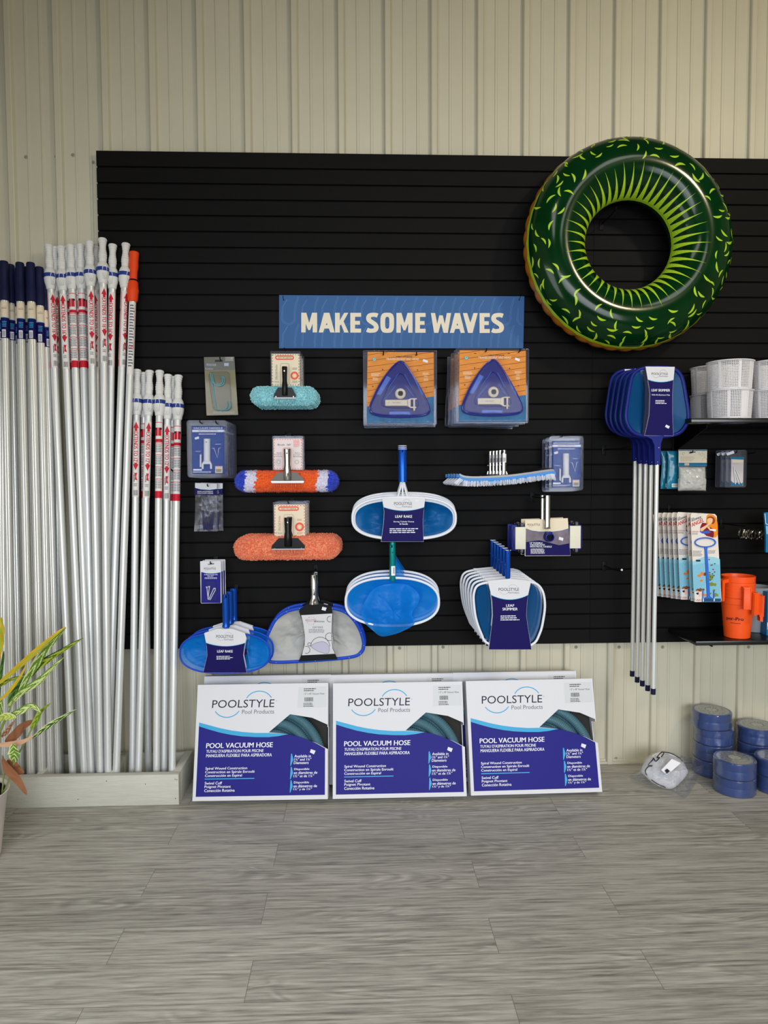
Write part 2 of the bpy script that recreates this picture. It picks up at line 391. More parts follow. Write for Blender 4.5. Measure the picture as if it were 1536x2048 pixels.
# floor: grey wood-look planks running left to right
def floor_mat():
    m = bpy.data.materials.new('grey_plank_floor'); m.use_nodes = True; nt = m.node_tree; L = nt.links.new; b = nt.nodes['Principled BSDF']
    tc = nd(m, 'ShaderNodeTexCoord'); mp = nd(m, 'ShaderNodeMapping'); mp.inputs['Location'].default_value = (.30, .012, 0); L(tc.outputs['Object'], mp.inputs[0])
    br = nd(m, 'ShaderNodeTexBrick'); br.offset = .37; br.offset_frequency = 2; br.squash = 1
    for k, v in (('Scale', 1), ('Mortar Size', .0009), ('Mortar Smooth', .1), ('Bias', 0), ('Brick Width', 1.22), ('Row Height', .178)): br.inputs[k].default_value = v
    br.inputs['Color1'].default_value = (0, 0, 0, 1); br.inputs['Color2'].default_value = (1, 1, 1, 1); br.inputs['Mortar'].default_value = (.5, .5, .5, 1)
    L(mp.outputs[0], br.inputs[0])
    # shift the grain per plank
    sh = nd(m, 'ShaderNodeVectorMath', operation='MULTIPLY_ADD'); sh.inputs[1].default_value = (13, 7, 3); L(br.outputs[0], sh.inputs[0]); L(mp.outputs[0], sh.inputs[2])
    st = nd(m, 'ShaderNodeMapping'); st.inputs['Scale'].default_value = (1.0, 21, 1); L(sh.outputs[0], st.inputs[0])
    n1 = nd(m, 'ShaderNodeTexNoise'); n1.inputs['Scale'].default_value = 4.2; n1.inputs['Detail'].default_value = 9; n1.inputs['Roughness'].default_value = .62; n1.inputs['Distortion'].default_value = .25; L(st.outputs[0], n1.inputs[0])
    st2 = nd(m, 'ShaderNodeMapping'); st2.inputs['Scale'].default_value = (.9, 5.0, 1); L(sh.outputs[0], st2.inputs[0])
    wv = nd(m, 'ShaderNodeTexNoise'); wv.inputs['Scale'].default_value = 1.6; wv.inputs['Detail'].default_value = 2.5; wv.inputs['Distortion'].default_value = .8; L(st2.outputs[0], wv.inputs[0])
    mul = nd(m, 'ShaderNodeMath', operation='MULTIPLY'); mul.inputs[1].default_value = 90; L(wv.outputs[0], mul.inputs[0])
    sn = nd(m, 'ShaderNodeMath', operation='SINE'); L(mul.outputs[0], sn.inputs[0])
    # rings only show where a slow mask says so
    st3 = nd(m, 'ShaderNodeMapping'); st3.inputs['Scale'].default_value = (1, 4, 1); L(sh.outputs[0], st3.inputs[0])
    nm = nd(m, 'ShaderNodeTexNoise'); nm.inputs['Scale'].default_value = 2.0; nm.inputs['Detail'].default_value = 2; L(st3.outputs[0], nm.inputs[0])
    mk = nd(m, 'ShaderNodeMapRange'); mk.inputs[1].default_value = .48; mk.inputs[2].default_value = .66; L(nm.outputs[0], mk.inputs[0])
    rg = nd(m, 'ShaderNodeMath', operation='MULTIPLY'); L(sn.outputs[0], rg.inputs[0]); L(mk.outputs[0], rg.inputs[1])
    cr = nd(m, 'ShaderNodeValToRGB'); e = cr.color_ramp.elements
    e[0].position = .28; e[0].color = rgb((108, 104, 97)); e[1].position = .70; e[1].color = rgb((190, 187, 178))
    x = cr.color_ramp.elements.new(.5); x.color = rgb((166, 163, 155)); L(n1.outputs[0], cr.inputs[0])
    v1 = nd(m, 'ShaderNodeMath', operation='MULTIPLY_ADD'); v1.inputs[1].default_value = .2; v1.inputs[2].default_value = 1; L(rg.outputs[0], v1.inputs[0])
    bw = nd(m, 'ShaderNodeMapRange'); bw.inputs[3].default_value = .88; bw.inputs[4].default_value = 1.08; L(br.outputs[0], bw.inputs[0])
    v2 = nd(m, 'ShaderNodeMath', operation='MULTIPLY'); L(v1.outputs[0], v2.inputs[0]); L(bw.outputs[0], v2.inputs[1])
    n5 = nd(m, 'ShaderNodeTexNoise'); n5.inputs['Scale'].default_value = 60; n5.inputs['Detail'].default_value = 5
    st5 = nd(m, 'ShaderNodeMapping'); st5.inputs['Scale'].default_value = (.25, 3, 1); L(mp.outputs[0], st5.inputs[0]); L(st5.outputs[0], n5.inputs[0])
    f5 = nd(m, 'ShaderNodeMapRange'); f5.inputs[1].default_value = .3; f5.inputs[2].default_value = .7; f5.inputs[3].default_value = .86; f5.inputs[4].default_value = 1.1; L(n5.outputs[0], f5.inputs[0])
    v3 = nd(m, 'ShaderNodeMath', operation='MULTIPLY'); L(v2.outputs[0], v3.inputs[0]); L(f5.outputs[0], v3.inputs[1])
    vm = nd(m, 'ShaderNodeVectorMath', operation='SCALE'); L(cr.outputs[0], vm.inputs[0]); L(v3.outputs[0], vm.inputs['Scale'])
    mx = nd(m, 'ShaderNodeMix', data_type='RGBA'); L(br.outputs['Fac'], mx.inputs[0]); L(vm.outputs[0], mx.inputs[6]); mx.inputs[7].default_value = rgb((108, 105, 99)); L(mx.outputs[2], b.inputs['Base Color'])
    b.inputs['Roughness'].default_value = .45; b.inputs['Specular IOR Level'].default_value = .3
    bp = nd(m, 'ShaderNodeBump'); bp.inputs['Strength'].default_value = .15; bp.inputs['Distance'].default_value = .002; L(n1.outputs[0], bp.inputs['Height']); L(bp.outputs[0], b.inputs['Normal'])
    return m
mb = MB(); mb.box(X0, X1, YF, YB, -.05, 0, floor_mat()); struct(mb.build('floor', smooth=0), 'grey wood look plank floor')

# slatwall: black grooved panels
def slat_panel(xa, xb, label):
    zb, zt = .641, .641+2.438; mb = MB(); y0, y1 = -.020, -.003
    prof = [(y1, zb), (y0, zb)]; n = 32
    for i in range(1, n):
        z = zb+i*.0762
        prof += [(y0, z-.0045), (y0+.011, z-.0045), (y0+.011, z+.0045), (y0, z+.0045)]
    prof += [(y0, zt), (y1, zt)]
    k = len(prof); vs = [(xa, y, z) for y, z in prof]+[(xb, y, z) for y, z in prof]
    mb.raw(vs, [(i, i+1, i+1+k, i+k) for i in range(k-1)], M_slat)
    mb.raw(vs, [tuple(range(k-1, -1, -1)), tuple(range(k, 2*k))], M_slat)
    for i in range(1, n):
        z = zb+i*.0762; mb.box(xa+.0005, xb-.0005, y0+.0105, y0+.0109, z-.0044, z+.0044, M_groove)
    mb.box(xa, xb, y1, 0.0, zb, zt, M_slat)
    o = mb.build('slatwall_panel', smooth=0)
    return tag(o, label, 'slatwall', 'black slatwall sheets')
slat_panel(0, 2.437, 'black slatwall sheet behind the blue sign and the brushes, left of the seam')
slat_panel(2.4385, 4.87, 'black slatwall sheet behind the green ring and baskets, right of the seam')

# ================================================================== HOOKS
def hook(px, py, yf, label, length=None, tip=True, white=False, plate=True):
    """rod pokes out of the slatwall to depth yf; px, py is where its tip shows"""
    p = at(px, py, yf); root = thing('display_hook', (p.x, -.020, p.z), label, 'hook', 'slatwall hooks')
    mb = MB(); mb.box(-.011, .011, -.004, 0, -.03, .02, M_blackmetal, b=.001); mb.build('back_plate', root)
    d = abs(yf)-.020; mb = MB(); pts = [(0, 0, -.002), (0, -d*.6, -.004), (0, -d, 0), (0, -d-.004, .010)] if tip else [(0, 0, 0), (0, -d, 0)]
    mb.tube([Vector(q) for q in pts], .0026, M_blackmetal, 8)
    mb.build('rod', root)
    if white: mb = MB(); mb.sphere((0, -d-.003, .008 if tip else 0), .0055, M_white); mb.build('tip_cap', root, label='pale rubber tip cap')
    return root

# ================================================================== POLES AND THEIR TRAY
def tray():
    t = thing('pole_tray', (0, 0, 0), 'pale grey painted wooden tray on the floor holding the upright poles', 'tray')
    M_tray = mat('tray_paint', (200, 199, 188), .55, noise_amt=.05, nscale=10, bump=.5, bscale=25, stretch=(1, 1, 9))
    xl, xr, yb, yf, h = -.52, .425, -.055, -.365, .142
    mb = MB(); mb.box(xl, xr, yf, yf+.036, 0, h, M_tray, b=.002)
    for sx, sz in ((.41, .12), (.41, .03), (.10, .118), (-.03, .035), (.275, .1), (.418, .118)): mb.disc(sx, sz, .0022, M_hole, -yf+.0004) if 0 else mb.raw([(sx+.0022*math.cos(k), yf-.0005, sz+.0022*math.sin(k)) for k in [2*PI*j/8 for j in range(8)]], [tuple(range(8))], M_hole)
    mb.build('front_board', t)
    mb = MB(); mb.box(xl, xr, yb-.02, yb, 0, h-.012, M_tray, b=.002); mb.build('back_board', t)
    for x in (xl, xr-.036): mb = MB(); mb.box(x, x+.036, yf+.0365, yb-.0205, 0, h, M_tray, b=.002); mb.build('end_board', t)
    for x in (-.235, .085): mb = MB(); mb.box(x, x+.03, yf+.0365, yb-.0205, 0, h-.003, M_tray, b=.002); mb.build('divider', t)
    mb = MB(); mb.box(xl+.037, xr-.037, yf+.037, yb-.021, .001, .009, M_tray); mb.build('bottom_board', t)
tray()

def pole_place(root, pt, pb, yt, yb, zb=.012, spin=0):
    """bottom on the tray under pixel column pb at depth yb, top towards pixel pt at depth yt"""
    d = ray(pb, 1560); k = (yb-CP.y)/d.y; B = CP+d*k; B.z = zb
    T = at(pt[0], pt[1], yt); z = (T-B).normalized(); y = Vector((-.08, 1, 0)); y = (y-z*y.dot(z)).normalized(); x = y.cross(z)
    M = Matrix(((x.x, y.x, z.x, B.x), (x.y, y.y, z.y, B.y), (x.z, y.z, z.z, B.z), (0, 0, 0, 1)))
    root.matrix_world = M @ Matrix.Rotation(spin, 4, 'Z'); return (T-B).length
RP = .0165
def pole_label(T, a, foot):
    mb = MB(); mb.wrap = RP; h0, h1 = T-a, T-a-.37; c = PI*RP
    mb.rect(-c, h1, c, h0, M_pole_label, .0003)
    mb.rect(.022, h1, .0245, h0, M_red, .0005); mb.rect(-.0245, h1, -.022, h0, M_red, .0005)
    # arrows and running text
    w_ = .0125; z = h0-.006
    mb.poly([(0, z), (w_, z-.03), (.006, z-.03), (.006, z-.045), (-.006, z-.045), (-.006, z-.03), (-w_, z-.03)], M_red, .0006)
    mb.text("EXTENDS TO %s'" % foot, -.0095, z-.195, .0095, z-.048, M_red, .05, .0007, turn=True)
    z2 = z-.235; mb.poly([(0, z2), (w_, z2+.03), (.006, z2+.03), (.006, z2+.037), (-.006, z2+.037), (-.006, z2+.03), (-w_, z2+.03)], M_red, .0006)
    mb.poly([(-.006, z2-.012), (.007, z2-.012), (.003, z2-.03), (.008, z2-.048), (-.004, z2-.045), (-.002, z2-.03)], M_red, .0006)
    mb.rect(-.008, z2-.055, -.005, z2-.02, M_ink, .0006)
    mb.bars(-.009, z2-.078, .009, z2-.062, M_ink, 3)
    for i in range(9): mb.rect(-.01+i*.0024, h1+.008, -.01+i*.0024+rng.choice((.0008, .0014)), h1+.034, M_barcode, .0006)
    # the other side: framed panels
    for s in (-1, 1):
        def rr(xa, za, xb, zb, m, o=.0005): mb.rect(min(s*xa, s*xb), za, max(s*xa, s*xb), zb, m, o)
        rr(.027, h0-.003, c, h0-.006, M_red); rr(.027, h1+.036, .029, h0-.003, M_red)
        rr(.027, h0-.085, c, h0-.10, M_red, .0006)
        for i in range(4):
            z = h0-.10-i*.058; rr(.03, z-.006, c, z-.003, M_red, .0006)
            for j in range(5): rr(.033+.002*(j % 2), z-.016-j*.008, c-.001, z-.0125-j*.008, M_grey, .0006)
        rr(.027, h1, c, h1+.034, M_red, .0006); rr(.036, h0-.07, c-.001, h0-.03, M_red, .0006); rr(.034, h0-.04, .044, h0-.03, M_ink, .0007)
    return mb
def make_white_pole(T, foot, lab, label):
    t = thing('telescopic_pole', (0, 0, 0), label, 'pole')
    mb = MB(); mb.lathe([(RP, 0), (RP, T-.20), (.0155, T-.20), (.0155, T-.10)], M_aluw, 20); mb.build('tube', t)
    mb = MB(); g = [(.0165, T-.118), (.0175, T-.112)]
    for i in range(9): z = T-.108+i*.0105; r = .0165+.0022*math.sin(i*.8+.3); g += [(r, z), (r+.0009, z+.002), (r+.0009, z+.007), (r, z+.009)]
    g += [(.0175, T-.014), (.0205, T-.012), (.0208, T-.006), (.018, T-.001), (.010, T+.002), (.0001, T+.0025)]
    mb.lathe(g, M_grip, 18); mb.build('grip', t)
    mb = MB(); mb.lathe([(.0175, T-.223), (.0195, T-.221), (.022, T-.205), (.0265, T-.19), (.0285, T-.172), (.0288, T-.155), (.027, T-.14), (.0235, T-.128), (.019, T-.12), (.0172, T-.117)], M_grip, 20)
    for s in (0, PI):   # oval thumb pads moulded into the collar
        M = Matrix.Rotation(s, 4, 'Z')
        mb.tube([(.010*math.cos(a), -.0255-.0025*abs(math.sin(a)), T-.168+.034*math.sin(a)) for a in [2*PI*i/20 for i in range(20)]], .0022, M_grip, 6, closed=True, M=M)
        for i in range(5): mb.tube([(-.010+.001*i, -.0265, T-.200+i*.006), (0, -.0285, T-.203+i*.006), (.010-.001*i, -.0265, T-.200+i*.006)], .0012, M_grip, 5, M=M)
    c = mb.build('lock_collar', t)
    mb = MB(); mb.lathe([(.0275, T-.166), (.0297, T-.165), (.0296, T-.147), (.0270, T-.146)], M_band, 24, caps=False); mb.build('band', c, label='blue band')
    pole_label(T, lab, foot).build('label', t, smooth=0)
    return t
def make_orange_pole(T):
    t = thing('telescopic_pole', (0, 0, 0), 'telescopic pole with orange grip and collar, right end of the tall row', 'pole')
    mb = MB(); mb.lathe([(RP, 0), (RP, T-.17)], M_aluw, 20); mb.build('tube', t)
    mb = MB(); mb.lathe([(.0175, T-.135), (.0185, T-.125), (.0185, T-.095), (.022, T-.07), (.0205, T-.045), (.0225, T-.01), (.023, T-.003), (.0215, T), (.017, T), (.015, T-.02)], M_orange, 20); mb.build('grip', t)
    mb = MB(); mb.lathe([(.019, T-.245), (.0245, T-.235), (.026, T-.2), (.0275, T-.197), (.0275, T-.185), (.0255, T-.18), (.0235, T-.15), (.019, T-.142)], M_orange, 20)
    c = mb.build('lock_collar', t); mb = MB(); mb.lathe([(.0195, T-.143), (.0215, T-.141), (.0195, T-.136)], M_black, 20, caps=False); mb.build('gasket', c)
    mb = MB(); mb.wrap = RP; mb.rect(-.02, T-.60, .02, T-.25, M_pole_label, .0003)
    for i in range(22): mb.rect(-.012, T-.27-i*.014, .004+.006*(i % 3)/2, T-.263-i*.014, M_grey, .0005)
    mb.rect(.011, T-.46, .013, T-.26, M_orange, .0006); mb.text('10', -.012, T-.48, .01, T-.462, M_red, .02, .0006); mb.build('label', t, smooth=0); return t
def make_navy_pole(T):
    t = thing('telescopic_pole', (0, 0, 0), '', 'pole')
    mb = MB(); mb.lathe([(.0172, 0), (.0172, T-.15)], M_alu, 64, flute=.035, nf=16); mb.build('tube', t)
    mb = MB(); mb.lathe([(.0195, T-.19), (.0225, T-.188), (.0225, T-.13), (.0205, T-.125), (.0195, T-.05), (.0195, T-.006), (.0175, T), (.0001, T)], M_navygrip, 22); mb.build('grip', t)
    mb = MB(); mb.wrap = .0180; mb.rect(-.03, T-.272, .03, T-.197, M_cream, .0003); mb.rect(-.03, T-.372, .03, T-.272, M_navyd, .0003); mb.rect(-.03, T-.275, .03, T-.272, M_cyan, .0005)
    mb.text('POOLSTYLE', -.010, T-.233, .010, T-.226, M_ink, 0, .0006); mb.arc(.004, T-.226, .006, 10, 170, .0006, M_ink, .0006)
    mb.bars(-.010, T-.32, .010, T-.29, M_cyan, 4); mb.rect(-.011, T-.368, .006, T-.332, M_wp, .0005)
    for i in range(8): mb.rect(-.0095+i*.0018, T-.365, -.0095+i*.0018+rng.choice((.0006, .001)), T-.337, M_barcode, .0007)
    mb.build('label', t, smooth=0); return t

LT = 2.68
tall = make_white_pole(LT, 16, .243, 'x'); tall_used = False
def put_pole(proto, used, pt, pb, yt, yb, spin, label, group, T):
    o = proto if not used else copy_tree(proto); o['label'] = label; o['group'] = group
    L = pole_place(o, pt, pb, yt, yb, .012, spin)
    # keep the real length: slide along its own axis is not possible (it stands on the tray), so set the lean from the top height
    s = L/T; o.scale = (1, 1, s) if False else (1, 1, 1)
    if abs(s-1) > .0001: o.matrix_world = o.matrix_world @ Matrix.Diagonal((1, 1, s, 1))
    return o
NUM = ['first', 'second', 'third', 'fourth', 'fifth', 'sixth', 'seventh', 'eighth', 'ninth', 'tenth', 'eleventh', 'twelfth', 'thirteenth', 'fourteenth']
G16 = 'tall telescopic poles with white grips'
front16 = [((97.6, 490), 147, -.045, -.27, .75), ((122, 493), 170, -.045, -.28, .15), ((141, 490), 184, -.045, -.28, PI+.1), ((161, 489), 190, -.05, -.25, 2.3),
           ((179.5, 483), 201, -.075, -.30, .35), ((205, 477), 216, -.075, -.31, .55), ((225.5, 489), 211, -.045, -.24, -.1), ((252, 487), 214, -.045, -.27, .9)]
for i, (pt, pb, yt, yb, sp) in enumerate(front16):
    put_pole(tall, i > 0, pt, pb, yt, yb, sp if i not in (2, 3) else (PI-.2 if i == 2 else PI+.25), 'tall white-gripped telescopic pole, %s from the left in the front row' % NUM[i], G16, LT)
back16 = [((109, 494), 120, -.022, -.16, .9), ((131, 494), 160, -.022, -.18, PI), ((152, 493), 178, -.024, -.17, PI+.3), ((169, 492), 196, -.026, -.18, PI), ((190, 492), 205, -.022, -.17, .1)]
for i, (pt, pb, yt, yb, sp) in enumerate(back16):
    put_pole(tall, True, pt, pb, yt, yb, sp, 'tall white-gripped telescopic pole half hidden in the back row, %s from the left' % NUM[i], G16, LT)
op = make_orange_pole(2.60); op['group'] = 'telescopic poles'; L = pole_place(op, (268.5, 505), 230, -.05, -.31, .012, .3); op.matrix_world = op.matrix_world @ Matrix.Diagonal((1, 1, L/2.60, 1))
short = make_white_pole(2.02, 12, .252, 'x'); G12 = 'shorter telescopic poles with white grips'
for i, (pt, pb, yt, yb, sp) in enumerate([((274, 739), 264, -.06, -.25, .15), ((299.5, 741), 275, -.06, -.29, .35), ((319.4, 741), 312, -.075, -.29, PI-.1), ((336, 749), 327, -.05, -.25, .1), ((357, 750.5), 343, -.06, -.31, PI+.2)]):
    put_pole(short, i > 0, pt, pb, yt, yb, sp if i not in (2, 4) else (PI-.15 if i == 2 else PI+.15), 'shorter white-gripped telescopic pole, %s from the left in the front row' % NUM[i], G12, 2.02)
for i, (pt, pb, yt, yb, sp) in enumerate([((287, 745), 297, -.024, -.15, PI), ((345, 753), 336, -.024, -.16, PI+.2)]):
    put_pole(short, True, pt, pb, yt, yb, sp, 'shorter white-gripped telescopic pole tucked behind the front ones, %s one' % ('left' if i == 0 else 'right'), G12, 2.02)
NV = make_navy_pole(2.55); GN = 'fluted aluminium poles with navy grips'
navy = [((7.7, 523), 26, -.09, -.24, .2), ((39.6, 526), 62, -.09, -.29, .35), ((61, 526), 84, -.095, -.28, .2), ((78.5, 535), 101, -.07, -.25, .3), ((90, 546), 117, -.05, -.22, .9)]
for i, (pt, pb, yt, yb, sp) in enumerate(navy):
    put_pole(NV, i > 0, pt, pb, yt, yb, sp, 'fluted aluminium pole with navy grip, %s from the left in the front row' % NUM[i], GN, 2.55)
navyb = [((20.5, 530), 41, -.045, -.22, .6), ((52, 535), 73, -.045, -.21, .5), ((2, 530), 8, -.06, -.26, .2), ((29, 538), 52, -.03, -.16, .1), ((70, 542), 92, -.035, -.16, .5), ((4, 538), 18, -.03, -.17, 0), ((11, 540), 33, -.026, -.12, 0), ((44, 544), 110, -.024, -.13, 0)]
for i, (pt, pb, yt, yb, sp) in enumerate(navyb):
    put_pole(NV, True, pt, pb, yt, yb, sp, 'fluted aluminium pole with navy grip behind the front row, %s in the group' % NUM[i], GN, 2.55)
for px, py, lab in ((257, 940, 'small black hook holding the pole with the orange grip'), (360, 944, 'small black hook beside the rightmost shorter pole')):
    p = at(px, py, -.02); t = thing('pole_hook', p, lab, 'hook', 'hooks holding the poles'); mb = MB()
    mb.tube([(0, 0, .012), (-.001, -.012, .010), (-.004, -.05, -.004), (-.02, -.062, .004), (-.028, -.055, .014)], .003, M_blackmetal, 8); mb.build('rod', t)
    mb = MB(); mb.box(-.01, .01, -.004, -.0002, -.015, .025, M_blackmetal, b=.001); mb.build('back_plate', t)

# ================================================================== HOSE BOXES
def hose_coil():
    M_hose = mat('hose_blue_grey', (72, 110, 124), .35, coat=.4)
    mb = MB(); W, H = .617, .515
    def ring(cx, cz, rad, r, y, a0, a1):
        n = int(abs(a1-a0)/360*2*PI*rad/.0022); pts = []; rr = []
        for i in range(n+1):
            a = R(a0+(a1-a0)*i/n); pts.append((cx+rad*math.cos(a), y, cz+rad*math.sin(a))); rr.append(r*(1 if i % 4 < 2 else .86))
        mb.tube(pts, rr, M_hose, 14)
    return ring, mb
def hose_box_mesh():
    W, H, T = .617, .515, .088
    def f(x, y):   # crop of the right-hand box -> face coordinates
        t = (y-125)/(945-125); xl = 450+40*t; xr = 1380+76*t
        return ((x-xl)/(xr-xl)*W-W/2, (945-y)/(945-125)*H)
    sh = MB(); M_in = mat('box_inside', (60, 58, 56), .8)
    wn = [f(1405, 428), f(1290, 376), f(1130, 348), f(990, 475), f(1130, 490), f(1330, 553), f(1412, 600)]
    wn[0] = (W/2, wn[0][1]); wn[-1] = (W/2, wn[-1][1])
    th = .003
    face = [(-W/2, 0), (W/2, 0)]+wn[::-1]+[(W/2, H), (-W/2, H)]
    sh.prism(face, 0, th, M_card)
    sh.box(-W/2, -W/2+th, th, T, 0, H, M_card); sh.box(-W/2+th, W/2-th, th, T, 0, th, M_card); sh.box(-W/2+th, W/2-th, th, T, H-th, H, M_card)
    sh.box(-W/2+th, W/2-th, T-th, T, th, H-th, M_in)
    sh.box(W/2-th, W/2, th, T, 0, wn[-1][1]-.01, M_card); sh.box(W/2-th, W/2, th, T, wn[0][1]-.01, H, M_card); sh.box(W/2-th, W/2, T*.62, T, wn[-1][1]-.01, wn[0][1]-.01, M_card)
    # print
    z = lambda *p: [f(*q) for q in p]
    sw = [(487, 392), (560, 418), (640, 440), (720, 457), (800, 469), (900, 478), (990, 479), (1130, 490)]
    sw2 = [(487, 420), (560, 448), (640, 471), (720, 488), (800, 500), (900, 507), (990, 509), (1060, 503), (1130, 490)]
    sh.poly([(-W/2+.001, f(0, 420)[1])]+[f(*p) for p in sw2[1:]]+z((1330, 553), (1404, 598), (1440, 915), (510, 915)), M_navy, .0004) if 0 else None
    left = -W/2+.0145
    pts = [(left, f(0, 424)[1])]+[f(*p) for p in sw2[1:]]+z((1230, 515), (1330, 555))
    pts += [(W/2-.013, f(0, 594)[1]), (W/2-.013, .0185), (left, .0185)]
    sh.poly(pts, M_navy, .0004)
    sh.poly([(left, f(0, 397)[1])]+[f(*p) for p in sw[1:]]+[f(*p) for p in sw2[::-1][1:-1]]+[(left, f(0, 424)[1])], M_cyan, .0005)
    T_ = lambda s, x0, y0, x1, y1, m=M_wp, b=.02: text_px(sh, f, s, x0, y0, x1, y1, m, b, .0007)
    T_('POOLSTYLE', 567, 238, 1010, 295, M_ink, .0); sh.arc(*f(1022, 250), .0022, 0, 360, .0005, M_ink)
    T_('Pool Products', 785, 311, 1014, 341, M_grey, .005)
    c = f(900, 270); sh.arc(c[0], c[1], .066, 28, 152, .0042, M_cyan, rz=.058)
    c = f(675, 268); sh.arc(c[0], c[1], .066, 212, 328, .0042, M_cyan, rz=.060)
    T_('POOL VACUUM HOSE', 553, 545, 1027, 580, b=.035)
    T_("TUYAU D'ASPIRATION POUR PISCINE", 556, 592, 965, 613); T_('MANGUERA FLEXIBLE PARA ASPIRADORA', 559, 622, 1027, 644)
    T_('Spiral Wound Construction', 562, 713, 860, 736); T_('Construction en Spirale Enroulé', 563, 738, 915, 761); T_('Construcción en Espiral', 564, 763, 827, 786)
    rect_px(sh, f, 564, 792, 918, 798, M_cyan, .0006)
    T_('Swivel Cuff', 567, 814, 690, 833); T_('Poignet Pivotant', 568, 839, 755, 862); T_('Conección Rotativa', 569, 864, 785, 884)
    for y, (a, b_, c_) in ((636, ('Available in', '1½" and 1¼"', 'Diameters')), (728, ('Disponible', 'en diamètres de', '1½" et de 1¼"')), (820, ('Disponible', 'en diámetros de', '1½" y de 1¼"'))):
        dx = (y-636)*.075
        ws = {636: (117, 122, 105), 728: (108, 167, 145), 820: (108, 167, 132)}[y]
        for i, (s, w_) in enumerate(zip((a, b_, c_), ws)): T_(s, 1190+dx, y+i*23, 1190+dx+w_, y+i*23+19)
        sh.poly(z((1164+dx, y-8), (1171+dx, y-8), (1184+dx, y+34), (1171+dx, y+76), (1166+dx, y+76)), M_cyan, .0006)
    # white stock label, barcode and a price sticker
    M_lab = mat('stock_label', (206, 208, 212), .4)
    sh.poly(z((1170, 152), (1372, 150), (1386, 300), (1178, 304)), M_lab, .0006)
    bars_px(sh, f, 1213, 160, 1300, 187, M_barcode, 2, .0009); T_('1.5" x 40\' Vacuum Hose', 1215, 195, 1360, 209, M_barcode, 0)
    a = f(1225, 258); b_ = f(1284, 228); sh.barcode(a[0], a[1], b_[0], b_[1], .0010)
    bars_px(sh, f, 1220, 266, 1300, 298, M_barcode, 3, .0009)
    sh.poly(z((1303, 598), (1337, 610), (1328, 635), (1297, 620)), M_sticker, .0008)
    return sh
hb = hose_box_mesh()
def hose_box(px, y, tilt, yaw, label, group, src=None, dz=0):
    p = at(px, 1598, y)
    if src is None:
        t = thing('hose_box', (0, 0, 0), label, 'box', group)
        hb.build('carton', t, smooth=0)
        for k, (cx, cz, rad, y_, a0, a1) in enumerate(((.04, .155, .236, .031, -15, 120), (.04, .155, .184, .029, -15, 125), (.04, .155, .132, .029, -10, 130), (.03, .16, .215, .062, -15, 110), (.03, .16, .16, .062, -10, 120))):
            ring, mb = hose_coil(); ring(cx, cz, rad, .0235, y_, a0, a1); mb.build('hose_coil', t, smooth=0 if 0 else 60)
    else: t = copy_tree(src); t['label'] = label; t['group'] = group
    t.location = (p.x, y, .088*math.sin(R(tilt))+dz); t.rotation_euler = (-R(tilt), 0, R(yaw)); return t
GB = 'vacuum hose cartons leaning on the wall'
b1 = hose_box(800, -.395, 17, 0, 'white and navy vacuum hose carton leaning in front, middle of the three', GB)
b2 = hose_box(1074, -.385, 17, 1.0, 'white and navy vacuum hose carton leaning in front, right of the three', GB, b1)
b3 = hose_box(520, -.40, 17, -2.2, 'white and navy vacuum hose carton leaning in front, left and turned slightly', GB, b1)
b3.rotation_euler.y = R(-.7); b3.location.z += .004
b4 = hose_box(533, -.235, 12, 0, 'vacuum hose carton leaning behind the left front carton', GB, b1, .006)
b5 = hose_box(788, -.235, 12, 0, 'vacuum hose carton leaning behind the middle front carton', GB, b1, .004)
b6 = hose_box(1038, -.235, 12, .3, 'vacuum hose carton leaning behind the right front carton', GB, b1, .006)

